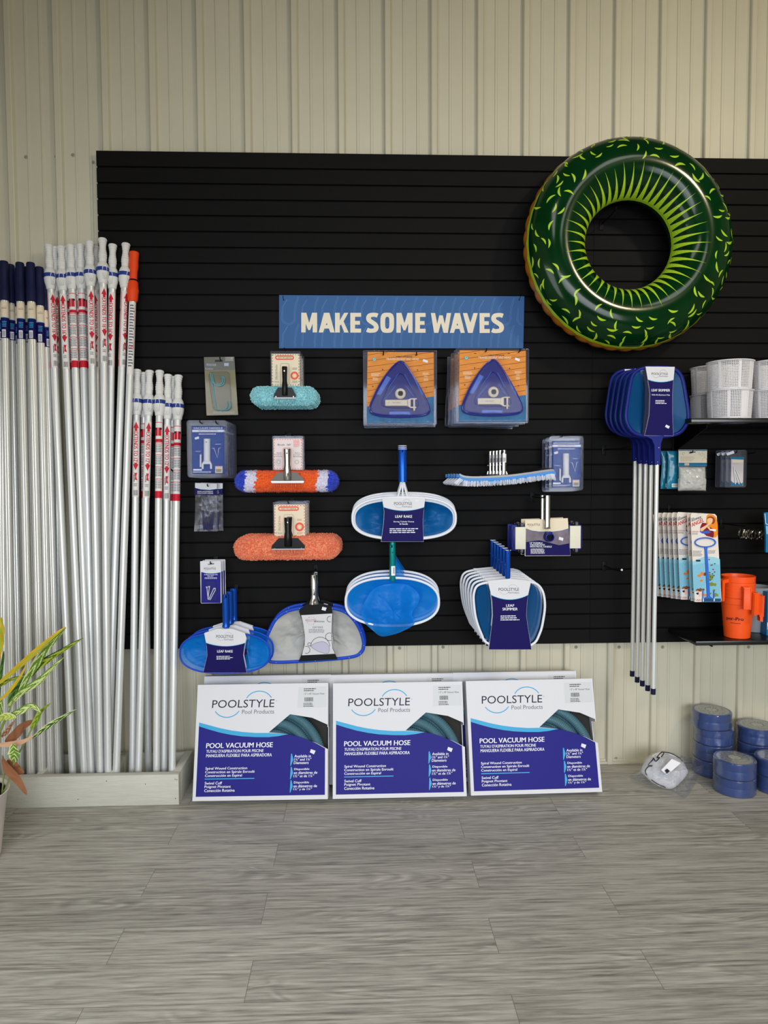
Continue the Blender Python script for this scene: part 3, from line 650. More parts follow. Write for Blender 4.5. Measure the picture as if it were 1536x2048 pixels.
# ================================================================== POTTED PLANT
def plant():
    c = Vector((-.288, -.80, 0)); t = thing('potted_plant', c, 'leafy variegated houseplant in a white pot at the left edge', 'plant')
    mb = MB(); Mp = mat('pot_white', (226, 216, 208), .45)
    mb.lathe([(.0001, .002), (.105, .002), (.115, .010), (.142, .245), (.150, .262), (.153, .268), (.150, .270), (.140, .262), (.135, .2), (.0001, .19)], Mp, 40); mb.build('pot', t)
    mb = MB(); Ms = mat('potting_soil', (52, 38, 30), .9, noise_amt=.4, nscale=60)
    mb.grid(lambda u, v: (.134*v*math.cos(2*PI*u), .134*v*math.sin(2*PI*u), .232+.008*fbm(math.cos(2*PI*u)*v, math.sin(2*PI*u)*v, 0, 9)), 30, 12, Ms, cu=True); mb.build('soil', t)
    mb = MB(); mb.lathe([(.131, .215), (.1365, .259), (.134, .259), (.129, .215)], M_black, 32, caps=False); mb.build('nursery_pot', t)
    G1, G2, YG, Y, PL, BR, PK, GD = (mat('leaf_green', (96, 132, 44), .4), mat('leaf_dark_green', (44, 82, 40), .4), mat('leaf_yellow_green', (160, 170, 52), .4), mat('leaf_yellow', (208, 158, 40), .45),
        mat('leaf_pale', (196, 208, 140), .4), mat('leaf_brown', (140, 92, 62), .6), mat('leaf_pinkish_tan', (202, 160, 128), .6), mat('stem_green', (136, 150, 84), .5))
    def P(x, y, d): return at(x/3.725, 1200+y/3.725, d)-c
    def leaf(pts, wd, ma, mb_, tw=0, fold=.25, name='leaf'):
        cv = open_curve([P(*p) for p in pts], 7); n = len(cv); m = MB()
        def fn(u, v):
            i = min(int(u*(n-1)), n-2); f_ = u*(n-1)-i; p = cv[i].lerp(cv[i+1], f_); t_ = (cv[min(i+1, n-1)]-cv[max(i-1, 0)]).normalized()
            side = t_.cross(Vector((0, -1, .25))).normalized(); nn = side.cross(t_).normalized(); an = tw*(u-.3)
            side, nn = side*math.cos(an)+nn*math.sin(an), nn*math.cos(an)-side*math.sin(an)
            ww = wd*(math.sin(PI*min(1, u*.93+.04))**.75)*(1-.25*u); s = (v-.5)*2
            return p+side*s*ww+nn*(abs(s)*fold*ww+.10*ww*math.sin(u*19+s*2))
        m.grid(fn, n*3, 13, ma, mf=lambda a, b: mb_ if (int(a*15+abs(b-.46)*7) % 3 == 0 or b < .08) else ma)
        o = m.build(name, t, smooth=80); return o
    d = -.78
    leaf([(-30, 640, d), (100, 530, d), (250, 400, d-.02), (400, 270, d-.03), (490, 200, d-.02)], .013, YG, Y, .8)
    leaf([(140, 690, d), (230, 540, d+.02), (340, 370, d), (490, 205, d)], .017, G1, PL, -.7)
    leaf([(150, 650, d+.03), (280, 500, d+.03), (430, 400, d+.03), (620, 285, d+.02)], .016, YG, G2, .9)
    leaf([(60, 790, d), (160, 690, d), (300, 600, d-.02), (400, 500, d-.03), (480, 425, d-.03)], .016, PL, G1, 1.2)
    leaf([(70, 800, d), (100, 700, d+.03), (190, 590, d+.03), (260, 470, d+.03)], .018, G2, G1, -.4)
    leaf([(-20, 760, d-.05), (60, 690, d-.05), (140, 590, d-.05), (200, 480, d-.05)], .008, Y, YG, .3)
    leaf([(-60, 700, d+.02), (0, 640, d+.02), (90, 590, d+.02), (210, 560, d+.02)], .008, YG, G2, .3)
    leaf([(-40, 520, d), (-20, 380, d), (5, 250, d), (8, 130, d)], .026, YG, Y, .3)
    leaf([(-10, 760, d+.02), (0, 600, d+.02), (20, 470, d+.02), (30, 380, d+.02)], .009, G2, G1, .3)
    leaf([(70, 860, d-.02), (150, 830, d-.03), (240, 790, d-.03), (305, 840, d-.04)], .015, PL, G1, 1.0)
    leaf([(-20, 900, d-.04), (30, 870, d-.05), (80, 870, d-.05), (120, 880, d-.05)], .016, YG, PL, .8)
    leaf([(230, 960, d), (270, 900, d), (310, 830, d), (385, 765, d)], .014, G1, YG, 1.4)
    leaf([(240, 1030, d), (330, 960, d), (440, 890, d), (570, 815, d)], .011, G2, PL, .8)
    leaf([(40, 1060, d+.02), (110, 1010, d+.02), (180, 940, d+.02), (255, 900, d+.02)], .022, BR, BR, .9)
    leaf([(-30, 1080, d-.03), (70, 1075, d-.03), (160, 1060, d-.03), (250, 1015, d-.03)], .012, PK, PK, .5)
    leaf([(100, 1205, d-.06), (105, 1160, d-.07), (100, 1120, d-.07), (95, 1070, d-.06)], .025, G1, PL, .2, .15)
    leaf([(20, 1180, d-.04), (60, 1260, d-.06), (130, 1340, d-.08), (200, 1450, d-.09)], .018, BR, BR, .8)
    leaf([(50, 1200, d-.02), (90, 1230, d-.03), (130, 1270, d-.03), (178, 1290, d-.03)], .022, BR, BR, .9)
    leaf([(10, 1020, d+.02), (50, 980, d+.02), (80, 940, d+.02), (108, 900, d+.02)], .012, BR, PK, .9)
    leaf([(-60, 1050, d), (-20, 900, d), (0, 800, d), (15, 740, d)], .02, G1, PL, .4)
    leaf([(-120, 700, d+.05), (-90, 500, d+.05), (-60, 330, d+.05), (-50, 180, d+.05)], .03, G1, YG, .5)
    leaf([(-120, 900, d-.05), (-200, 750, d-.1), (-330, 640, d-.15), (-420, 620, d-.2)], .03, G1, YG, .5)
    for pts in ([(15, 1450, d+.02), (60, 1360, d), (110, 1200, d-.03), (170, 1090, d), (235, 960, d)], [(-20, 1450, d), (0, 1000, d), (60, 850, d), (100, 740, d)], [(-40, 1440, d), (-30, 1100, d), (40, 900, d-.04), (80, 860, d-.04)],
                [(-60, 1430, d+.02), (-90, 1000, d+.03), (-110, 760, d+.04)], [(15, 1450, d+.02), (30, 1250, d), (20, 1160, d-.03)], [(-30, 1440, d), (-40, 900, d), (-40, 540, d)], [(-80, 1440, d), (-110, 1100, d-.02), (-125, 900, d-.05)]):
        m = MB(); m.tube(open_curve([P(*p) for p in pts], 5), .0032, GD, 7); m.build('stem', t)
plant()

# ================================================================== SIGN
def sign():
    y = -.035; f = Fr(540, 570, 2.8444, 750, 210, y)
    t = thing('wall_sign', f.o, 'long blue sign reading MAKE SOME WAVES hung on the slatwall', 'sign')
    M_sign = mat('sign_blue', (56, 98, 154), .45); M_line = mat('sign_line', (96, 142, 198), .4); M_txt = mat('sign_cream', (232, 222, 202), .45)
    mb = MB(); pts = f.many((52, 360), (1441, 360), (1447, 64), (52, 57)); mb.prism(pts, 0, .004, M_sign); mb.y = 0
    x0, z0 = f(56, 356); x1, z1 = f(1438, 66); H = z1-z0; st = (x1-x0)/12.4
    def clip(pts): 
        seg = []; 
        for p in pts:
            if x0 < p[0] < x1 and z0 < p[1] < z1: seg.append(p)
            else:
                if len(seg) > 1: mb.line(seg, .0011, M_line, .0004)
                seg = []
        if len(seg) > 1: mb.line(seg, .0011, M_line, .0004)
    for row, zc in ((0, z0+H*.06), (1, z0+H*.58)):
        for i in range(-1, 14):
            cx = x0+st*(i+.45)
            for rr_ in (.030, .025):
                pts = []
                for k in range(27):
                    a = R(-200+k*(220/26)); pts.append((cx+rr_*1.15*math.cos(a), zc+rr_*1.2*math.sin(a)+.0))
                tip = (cx+.052-(.030-rr_), zc+.100)
                clip([tip, (cx+.040*rr_/.03, zc+.06)]+pts[::-1]+[(cx-.030*rr_/.03, zc+.05), (cx+.0, zc+.095)])
    cnt = [0]
    def glyph(ch, xa, xb, ya, yb):
        w_, h = xb-xa, yb-ya; k = 27/w_; t_ = 24/h
        def pg(*pts): cnt[0] += 1; mb.poly([f(xa+x*w_, ya+y*h) for x, y in pts], M_txt, .0008+cnt[0]*.000003)
        def rr(x0, y0, x1, y1): pg((x0, y0), (x1, y0), (x1, y1), (x0, y1))
        if ch == 'M': k = 25/w_; rr(0, 0, k, 1); rr(1-k, 0, 1, 1); pg((0, 0), (k*1.15, 0), (.5, .52), (.5, .88), (.44, .88)); pg((1, 0), (1-k*1.15, 0), (.5, .52), (.5, .88), (.56, .88))
        if ch == 'W': k = 24/w_; pg((0, 0), (k, 0), (.33, .62), (.33, 1), (.16, 1)); pg((.5-k*.42, .12), (.5, .12), (.5, .5), (.37, 1), (.24, 1), (.27, .75)); pg((.5+k*.42, .12), (.5, .12), (.5, .5), (.63, 1), (.76, 1), (.73, .75)); pg((1, 0), (1-k, 0), (.67, .62), (.67, 1), (.84, 1))
        if ch == 'A': pg((.33, 0), (.67, 0), (.62, .25), (.27, 1), (0, 1)); pg((.33, 0), (.67, 0), (1, 1), (.73, 1), (.38, .25)); rr(.25, .62, .75, .80)
        if ch == 'V': pg((0, 0), (.29, 0), (.60, .72), (.65, 1), (.35, 1)); pg((1, 0), (.71, 0), (.40, .72), (.35, 1), (.65, 1))
        if ch == 'E': rr(0, 0, k, 1); rr(0, 0, 1, .20); rr(0, .41, .9, .60); rr(0, .80, 1, 1)
        if ch == 'K': rr(0, 0, k, 1); pg((k*.8, .47), (.70, 0), (1.02, 0), (.60, .50), (k*.9, .68)); pg((.40, .48), (.62, .38), (1.04, 1), (.71, 1))
        if ch in 'OS':
            def band(pts, close):
                n = len(pts)
                for i in range(n if close else n-1):
                    (a0, b0), (a1, b1) = pts[i], pts[(i+1) % n]; pg(a0, a1, b1, b0)
            if ch == 'O':
                ring = []
                for i in range(40):
                    a = 2*PI*i/40; c, s_ = math.cos(a), math.sin(a); e = .62
                    ring.append(((.5+.5*math.copysign(abs(c)**e, c), .5+.51*math.copysign(abs(s_)**e, s_)), (.5+(.5-k)*math.copysign(abs(c)**e, c), .5+.30*math.copysign(abs(s_)**e, s_))))
                band(ring, True)
            else:
                path = [(.93, .14), (.74, .10), (.5, .10), (.27, .14), (.18, .26), (.25, .38), (.5, .49), (.74, .60), (.82, .74), (.73, .86), (.5, .90), (.25, .90), (.05, .85)]
                cv = open_curve([(x*w_, y*h, 0) for x, y in path], 4); b = []
                for i, p in enumerate(cv):
                    t2 = (cv[min(i+1, len(cv)-1)]-cv[max(i-1, 0)]).normalized(); wd = 11.5+2.2*abs(t2.y)
                    b.append((((p.x-t2.y*wd)/w_, (p.y+t2.x*wd)/h), ((p.x+t2.y*wd)/w_, (p.y-t2.x*wd)/h)))
                band(b, False)
    for ch, xa, xb in (('M', 178, 268), ('A', 277, 368), ('K', 370, 444), ('E', 457, 518), ('S', 548, 617), ('O', 628, 706), ('M', 719, 811), ('E', 826, 885), ('W', 915, 1030), ('A', 1023, 1108), ('V', 1097, 1182), ('E', 1192, 1250), ('S', 1259, 1330)):
        glyph(ch, xa, xb, 158+(xa-178)*.002, 270+(xa-178)*.003)
    mb.build('board', t, smooth=0)
    for x in (78, 1417):
        a = f(x, 86); b = f(x-8 if x < 500 else x+14, 48); mb = MB(); mb.tube([(a[0], -.002, a[1]), (a[0], -.004, a[1]+.002), ((a[0]+b[0])/2, -.003, (a[1]+b[1])/2), (b[0], .012, b[1]+.004)], .0012, M_black, 6)
        mb.disc(a[0], a[1], .0026, M_hole, .0006); mb.build('cord', t)
sign()

# ================================================================== PACKS AND CARDS
def blister(name, parent, pts, d, cl=None, y=0, taper=.003):
    """clear thermoformed dome over an outline, d metres proud of plane y"""
    cl = cl or M_clear; n = len(pts); cx = sum(p[0] for p in pts)/n; cz = sum(p[1] for p in pts)/n
    def ins(k): return [(cx+(x-cx)*(1-k/max(abs(x-cx)+abs(z-cz), .005)), cz+(z-cz)*(1-k/max(abs(x-cx)+abs(z-cz), .005))) for x, z in pts]
    mb = MB(); a, b = ins(taper*.6), ins(taper*1.8)
    vs = [(x, y, z) for x, z in pts]+[(x, y-d*.8, z) for x, z in a]+[(x, y-d, z) for x, z in b]
    fs = [(i, (i+1) % n, (i+1) % n+n, i+n) for i in range(n)]+[(i+n, (i+1) % n+n, (i+1) % n+2*n, i+2*n) for i in range(n)]
    if sum(pts[i][0]*pts[(i+1) % n][1]-pts[(i+1) % n][0]*pts[i][1] for i in range(n)) > 0: fs.append(tuple(range(2*n, 3*n)))
    else: fs.append(tuple(range(3*n-1, 2*n-1, -1)))
    mb.raw(vs, fs, cl); return mb.build(name, parent, smooth=0)
def sheet(mb, pts, cl, y=0, th=.0008): mb.prism(pts, y-th, y, cl)

# --- pool-hook blister card (tan)
def hook_pack():
    f = Fr(360, 680, 4.518, 365, 415, -.10); t = thing('hook_pack', f.o, 'tan carded pack with teal curved pool hooks under clear plastic', 'pack')
    Mt = mat('tan_card', (178, 162, 98), .5, noise_amt=.06, nscale=14); Mg = mat('grey_green_card', (142, 140, 112), .5); Mteal = mat('teal_tube', (92, 180, 184), .35)
    mb = MB(); mb.prism(f.many((240, 682), (525, 676), (490, 152), (217, 156)), 0, .001, Mt)
    mb.poly(f.many((224, 275), (497, 270), (490, 156), (218, 160)), Mg)
    text_px(mb, f, 'PENTAIR', 240, 214, 328, 236, M_wp, .02); mb.disc(*f(230, 224), .0022, M_wp, n=4); text_px(mb, f, 'Rainbow', 228, 250, 300, 268, M_wp, 0)
    rect_px(mb, f, 410, 155, 480, 188, M_cream, .0006); bars_px(mb, f, 414, 160, 476, 184, Mg, 2, .0008); rect_px(mb, f, 400, 208, 440, 235, M_wp, .0005); rect_px(mb, f, 316, 180, 386, 198, M_hole, .0007)
    bars_px(mb, f, 300, 645, 500, 668, M_cream, 2)
    mb.build('card', t, smooth=0)
    m = MB(); P = lambda x, y, d: Vector((f(x, y)[0], -d, f(x, y)[1]))
    for dx, dy in ((0, 0), (14, 6)):
        m.tube(open_curve([P(280+dx, 300+dy, .008), P(292+dx, 370+dy, .012), P(318+dx, 402+dy, .014), P(352+dx, 412+dy, .015), P(384+dx, 390+dy, .013), P(390+dx, 350+dy, .01), P(380+dx, 328+dy, .009)], 5), .0022, Mteal, 8)
    m.tube(open_curve([P(285, 330, .006), P(300, 430, .006), P(320, 560, .006), P(330, 620, .008), P(370, 638, .01), P(415, 625, .012), P(432, 590, .012), P(425, 555, .01)], 5), .0022, Mteal, 8)
    m.tube(open_curve([P(395, 640, .008), P(440, 628, .012), P(462, 595, .012), P(450, 552, .01)], 5), .0022, Mteal, 8); m.build('hooks', t, label='teal curved hooks')
    blister('blister', t, f.many((270, 290), (262, 330), (282, 500), (300, 620), (320, 642), (440, 645), (474, 620), (470, 590), (450, 300), (430, 285)), .022)
    m = MB(); sheet(m, f.many((243, 683), (526, 678), (491, 151), (216, 155)), M_clear2, -.0012); m.build('plastic_cover', t)
    hook(440, 718, -.125, 'small black hook holding the tan carded pack')
hook_pack()

# --- nylon pool brushes with a carded handle
def brush_pad(f, x0, y0, x1, y1, ma, fuzz, dens, thick, taper=0, seed=1, mf=None):
    a = f(x0, y1); b = f(x1, y0); cx, cz = (a[0]+b[0])/2, (a[1]+b[1])/2; hw, hh = (b[0]-a[0])/2, (b[1]-a[1])/2; mb = MB(); n = 190
    def fn(u, v):
        an = 2*PI*u; c, s = math.cos(an), math.sin(an); L = hw-hh
        # stadium outline, domed in depth
        if abs(c) > .0001 and False: pass
        t = u*(4*L+2*PI*hh); 
        if t < 2*L: p = (-L+t, hh); nr = (0, 1)
        elif t < 2*L+PI*hh: q = (t-2*L)/hh; p = (L+hh*math.sin(q), hh*math.cos(q)); nr = (math.sin(q), math.cos(q))
        elif t < 4*L+PI*hh: p = (L-(t-2*L-PI*hh), -hh); nr = (0, -1)
        else: q = (t-4*L-PI*hh)/hh; p = (-L-hh*math.sin(q), -hh*math.cos(q)); nr = (-math.sin(q), -math.cos(q))
        w_ = math.sin(PI*v*.5) if v < 1 else 1
        k = 1-v; core = (p[0]-nr[0]*hh*(1-abs(math.sin(PI*v))**.55), p[1]-nr[1]*hh*(1-abs(math.sin(PI*v))**.55))
        y = thick*math.cos(PI*v)*.5
        d = noise.voronoi(Vector((core[0]*dens, y*dens, core[1]*dens+seed)))[0][0]
        h = fuzz*(.55-d)*2+fuzz*.6*noise.noise(Vector((core[0]*dens*2.7, y*dens*2.7, core[1]*dens*2.7)))
        sn = abs(math.sin(PI*v))
        return (cx+core[0]+nr[0]*h*sn, y-(-1 if y > 0 else 1)*h*(1-sn)*-1 if False else y+(h if y > 0 else -h)*(1-sn**2), cz+core[1]+nr[1]*h*sn)
    mb.grid(lambda u, v: fn(u, v), n, 46, ma, cu=True, mf=mf); r = random.Random(seed)
    for i in range(2600):
        u, v = r.random(), r.uniform(.30, 1) if r.random() < .7 else r.uniform(.5, 1)
        p = Vector(fn(u, v)); c = Vector((cx+max(-(hw-hh), min(hw-hh, p.x-cx)), 0, cz)); d = (p-c); d.y *= 2.2; d = (d.normalized()+Vector((r.uniform(-.6, .6), r.uniform(-.5, .5), r.uniform(-.6, .6)))).normalized()
        l = fuzz*r.uniform(1.0, 2.2); m_ = mf(u, v) if mf else ma
        if dens < 140: mb.sphere(p+d*l*.35, fuzz*r.uniform(.7, 1.1), m_, 5, 4)
        else: mb.tube([p-d*.002, p+d*l*1.6], [.0011, .0004], m_, 4, caps=False)
    return mb
def chrome_handle(name, par, x, z0, z1, r, y, m, wbr, hbr, label=None):
    """tube handle with a trapezoid bracket at its foot"""
    mb = MB(); M = Matrix.Translation((x, y, 0))
    mb.lathe([(r*.9, z0-.004), (r*1.05, z0), (r*1.05, z0+(z1-z0)*.35), (r*.85, z0+(z1-z0)*.5), (r, z1-.004), (r*.95, z1), (r*.7, z1)], m, 18, M)
    m2 = mat('dull_steel', (104, 100, 96), .5, metal=.4) if m is M_chrome else m; mb.prism([(x-wbr, z0-hbr*.25), (x+wbr, z0-hbr*.25), (x+wbr, z0), (x+r*2.6, z0+hbr), (x-r*2.6, z0+hbr), (x-wbr, z0)], y+r*.2, y+r*.6, m2)
    mb.box(x-wbr, x+wbr, y+r*.2-.010, y+r*.6, z0-hbr*.35, z0-hbr*.22, m)
    o = mb.build(name, par, label=label)
    mb = MB(); mb.raw([(x+.0032*math.cos(a), y-r*1.02, z1-.022+.004*math.sin(a)) for a in [2*PI*i/10 for i in range(10)]], [tuple(range(10))], M_hole if m is not M_black else M_chrome)
    for s in (-1, 1): mb.raw([(x+s*wbr*.8+.0022*math.cos(a), y+r*.2-.0105, z0-hbr*.3+.0022*math.sin(a)) for a in [2*PI*i/8 for i in range(8)]], [tuple(range(8))], M_chrome)
    mb.build('rivet', o, smooth=0); return o
def soft_card(mb, f, x0, y0, x1, y1, style):
    rect_px(mb, f, x0, y0, x1, y1, M_cream if style != 3 else mat('pinkish_card', (226, 214, 216), .45))
    Mr = mat('coral_print', (222, 92, 66), .45); Mk = mat('dark_print', (60, 62, 60), .5); w_, h_ = x1-x0, y1-y0
    X = lambda u: x0+u*w_; Y = lambda v: y0+v*h_
    mk = {1: mat('teal_dark_print', (70, 96, 88), .5), 2: mat('rust_print', (196, 96, 60), .5), 3: Mr}[style]
    for i in range(11):    # dashed border
        for yy in (.03, .97): rect_px(mb, f, X(i/11+.02), Y(yy-.01), X(i/11+.06), Y(yy+.01), mk, .0006)
        for xx in (.02, .98): rect_px(mb, f, X(xx-.01), Y(i/11+.02), X(xx+.01), Y(i/11+.07), mk, .0006)
    if style in (1, 2):
        a = f(X(.12), Y(.19)); b = f(X(.80), Y(.05)); mb.poly(rrect(a[0], a[1], b[0], b[1], (b[1]-a[1])*.49), Mr, .0006); e = (b[1]-a[1])*.28
        mb.poly(rrect(a[0]+e, a[1]+e, b[0]-e, b[1]-e, (b[1]-a[1]-2*e)*.45), M_cream, .0008); text_px(mb, f, 'SOFT "N" GENTLE', X(.22), Y(.10), X(.72), Y(.14), Mk, .03, .0010)
        c = f(X(.82), Y(.68)); mb.disc(c[0], c[1], w_*.145/f.s*.0024, Mr, .0006); mb.disc(c[0], c[1], w_*.085/f.s*.0024, mat('peach_print', (240, 180, 150), .5), .0008); mb.disc(c[0], c[1], w_*.05/f.s*.0024, M_cream, .0010)
        text_px(mb, f, 'Ultra Soft Bristles', X(.14), Y(.36), X(.20), Y(.78), mk, 0, .0007, turn=False) if 0 else mb.text('Ultra Soft Bristles', 0, 0, 0, 0, mk, 0, .0007, q=[f(X(.20), Y(.80)), f(X(.20), Y(.34)), f(X(.12), Y(.34)), f(X(.12), Y(.80))])
        text_px(mb, f, '10" Brush' if style == 1 else '18" Brush', X(.04), Y(.85), X(.25), Y(.89), Mk, 0, .0007); bars_px(mb, f, X(.74), Y(.43), X(.93), Y(.5), mk, 2); bars_px(mb, f, X(.74), Y(.83), X(.94), Y(.92), mk, 3)
    else:
        text_px(mb, f, 'Brush', X(.14), Y(.17), X(.38), Y(.23), Mk, .02, .0007); text_px(mb, f, "360°", X(.46), Y(.17), X(.62), Y(.23), Mk, .02, .0007); bars_px(mb, f, X(.7), Y(.05), X(.95), Y(.28), mk, 6)
        for s, x in (('360', .03), ('Built-in', .7)): text_px(mb, f, s, X(x+.06), Y(.45), X(x+.24), Y(.485), Mk, .01, .0007)
        for s, x in (('Degree', .04), ('Corner', .7)): text_px(mb, f, s, X(x), Y(.505), X(x+.24), Y(.54), Mk, .01, .0007)
        for s, x in (('Cleaning', .02), ('Brushes', .7)): text_px(mb, f, s, X(x), Y(.56), X(x+.27), Y(.6), Mk, .01, .0007)
        for x in (.17, .82):
            c = f(X(x), Y(.76)); mb.disc(c[0], c[1], .011, mat('pink_grey_print', (196, 186, 190), .5), .0006); mb.disc(c[0], c[1], .006, M_cream, .0008)
        c = f(X(.17), Y(.77)); mb.arc(c[0], c[1], .016, 40, 320, .0007, Mk, .0009)
    a = f(X(.32), Y(.98)); b = f(X(.62), Y(.30)); mb.line(rrect(a[0], a[1], b[0], b[1], .008)+[(b[0], b[1]-.008)], .0012, mk, .0008)
def carded_brush(y, cxy, card, pad, tube, style, Mpad, fuzz, dens, thick, hmat, wbr, hbr, label, n, step, group, taperm=None, seed=1, hk=None, hooklab='', last='rearmost, nearest the wall', bw=None):
    f = Fr(360, 680, 4.518, cxy[0], cxy[1], y) if cxy[2] == 0 else Fr(360, 960, 3.84, cxy[0], cxy[1], y)
    t = thing('pool_brush', f.o, label, 'brush')
    x0, y0, x1, y1 = card
    a = f(x0, y1); b = f(x1, y0)
    mb = MB(); mb.y = 0; mb.prism([(a[0], a[1]), (b[0], a[1]), (b[0], b[1]), (a[0], b[1])], .0002, .001, M_cream); soft_card(mb, f, x0, y0, x1, y1, style); mb.build('card', t, smooth=0)
    mb = MB(); e = .004; mb.prism(rrect(a[0]-e-.002, a[1]-.004, b[0]+e+.002, b[1]+.012, .005), .0012, .004, M_clear2)
    # raised bright edges of the clamshell
    mb.tube([(x, -.001, z) for x, z in rrect(a[0]-e, a[1]-.003, b[0]+e, b[1]+.004, .004)], .0014, M_clear2, 6, closed=True)
    mb.box(a[0]-e-.001, b[0]+e+.001, -.001, .003, b[1]+.010, b[1]+.0125, M_clear2); mb.build('clamshell', t)
    p = brush_pad(f, *pad, Mpad, fuzz, dens, thick, seed=seed, mf=taperm).build('bristles', t, smooth=180)
    q0 = f(pad[0], pad[3]); q1 = f(pad[2], pad[1]); xc = (q0[0]+q1[0])/2 if True else 0
    h0 = f(tube[0], tube[3]); h1 = f(tube[2], tube[1]); xm = (h0[0]+h1[0])/2
    yb_ = -thick/2-.006
    mb = MB(); hh = (q1[1]-q0[1]); zb = h0[1]-.004; wb_ = bw or wbr*.98
    mb.box(xm-wb_, xm+wb_, -thick/2-.011, -thick/2+.02, zb-hbr*.42, zb-hbr*.10, M_white, b=.001)
    mb.build('base_bar', t, label='pale bar under the handle')
    mb = MB()
    for i in range(int(wb_*2/.0045)):
        x = xm-wb_+.002+i*.0045; zz = zb-hbr*.40; mb.tube([(x, -thick/2-.006, zz), (x+rng.uniform(-.002, .002), -thick/2-.012, zz-.012), (x+rng.uniform(-.004, .004), -thick/2-.008, zz-.024)], [.0016, .0018, .0008], Mpad, 5)
    mb.build('tuft_row', t)
    chrome_handle('handle', t, xm, zb+hbr*.1, h1[1], (h1[0]-h0[0])/2, -thick/2-.016, hmat, wbr, hbr)
    if n > 1: stack(t, n, step, label, group, last)
    if hk: hook(*hk, y-.022, hooklab)
    return t
def yarn(name, c1, c2):
    if name in MATS: return MATS[name]
    m = mat(name, c1, .8, sheen=.3, noise_amt=.01); nt = m.node_tree; b = nt.nodes['Principled BSDF']; L = nt.links.new
    tc = nd(m, 'ShaderNodeTexCoord'); n = nd(m, 'ShaderNodeTexNoise'); n.inputs['Scale'].default_value = 150; n.inputs['Detail'].default_value = 3; L(tc.outputs['Object'], n.inputs[0])
    r = nd(m, 'ShaderNodeValToRGB'); r.color_ramp.elements[0].position = .35; r.color_ramp.elements[1].position = .62; r.color_ramp.elements[0].color = rgb(c2); r.color_ramp.elements[1].color = rgb(c1)
    L(n.outputs[0], r.inputs[0]); L(r.outputs[0], b.inputs['Base Color'])
    n2 = nd(m, 'ShaderNodeTexNoise'); n2.inputs['Scale'].default_value = 420; L(tc.outputs['Object'], n2.inputs[0]); bp = nd(m, 'ShaderNodeBump'); bp.inputs['Strength'].default_value = .8; bp.inputs['Distance'].default_value = .003
    L(n2.outputs[0], bp.inputs['Height']); L(bp.outputs[0], b.inputs['Normal']); return m
M_teal = yarn('teal_yarn', (170, 222, 228), (92, 184, 202)); M_coral = yarn('coral_yarn', (240, 150, 112), (226, 92, 56))
M_or = yarn('orange_bristle', (246, 104, 40), (214, 70, 22)); M_bl = yarn('blue_bristle', (48, 80, 220), (24, 40, 160)); M_wl = yarn('lilac_white_bristle', (226, 222, 240), (190, 186, 214))
carded_brush(-.19, (970, 330, 0), (830, 125, 1080, 415), (640, 425, 1235, 590), (930, 250, 975, 500), 1, M_teal, .0030, 130, .035, M_black, .051, .034,
    'pale teal fluffy pool brush with black handle', 3, (.004, .052, -.003), 'pale teal fluffy brushes', hk=(569, 700), hooklab='small black hook holding the teal brushes')
def tri(u, v):
    # colour blocks run along the length: blue tips, lilac-white, orange middle
    L, hh = .217-.05, .05; t = u*(4*L+2*PI*hh)
    x = -L+t if t < 2*L else (L+hh*math.sin((t-2*L)/hh) if t < 2*L+PI*hh else (L-(t-2*L-PI*hh) if t < 4*L+PI*hh else -L-hh*math.sin((t-4*L-PI*hh)/hh)))
    a = abs(x); return M_bl if a > .172 else (M_wl if a > .128 else M_or)
def tri2(u, v):
    hw, hh = .2455, .0465; L = hw-hh; t = u*(4*L+2*PI*hh)
    if t < 2*L: x, e = -L+t, 0
    elif t < 2*L+PI*hh: q = (t-2*L)/hh; x = L+hh*math.sin(q)
    elif t < 4*L+PI*hh: x = L-(t-2*L-PI*hh)
    else: q = (t-4*L-PI*hh)/hh; x = -L-hh*math.sin(q)
    a = abs(x)+.006*math.sin(v*37+u*91); return M_bl if a > .197 else (M_wl if a > .147 else M_or)
def a_is_core(v): return abs(v-.5) > .35
carded_brush(-.17, (965, 1120, 0), (848, 890, 1102, 1170), (500, 1182, 1425, 1368), (945, 985, 1008, 1260), 3, M_or, .0022, 150, .04, M_chrome, .077, .034,
    'orange brush with lilac and blue ends and a chrome handle', 2, (.003, .05, -.002), 'tricolour brushes', taperm=tri2, hk=(571, 868), hooklab='small black hook holding the tricolour brushes')
carded_brush(-.19, (828, 350, 1), (725, 190, 960, 440), (418, 430, 1225, 612), (808, 285, 862, 500), 2, M_coral, .0030, 130, .035, M_black, .078, .036,
    'coral orange fluffy pool brush with black handle', 3, (.005, .045, .002), 'coral fluffy brushes', seed=5, hk=(576, 1006), hooklab='small black hook holding the coral brushes')

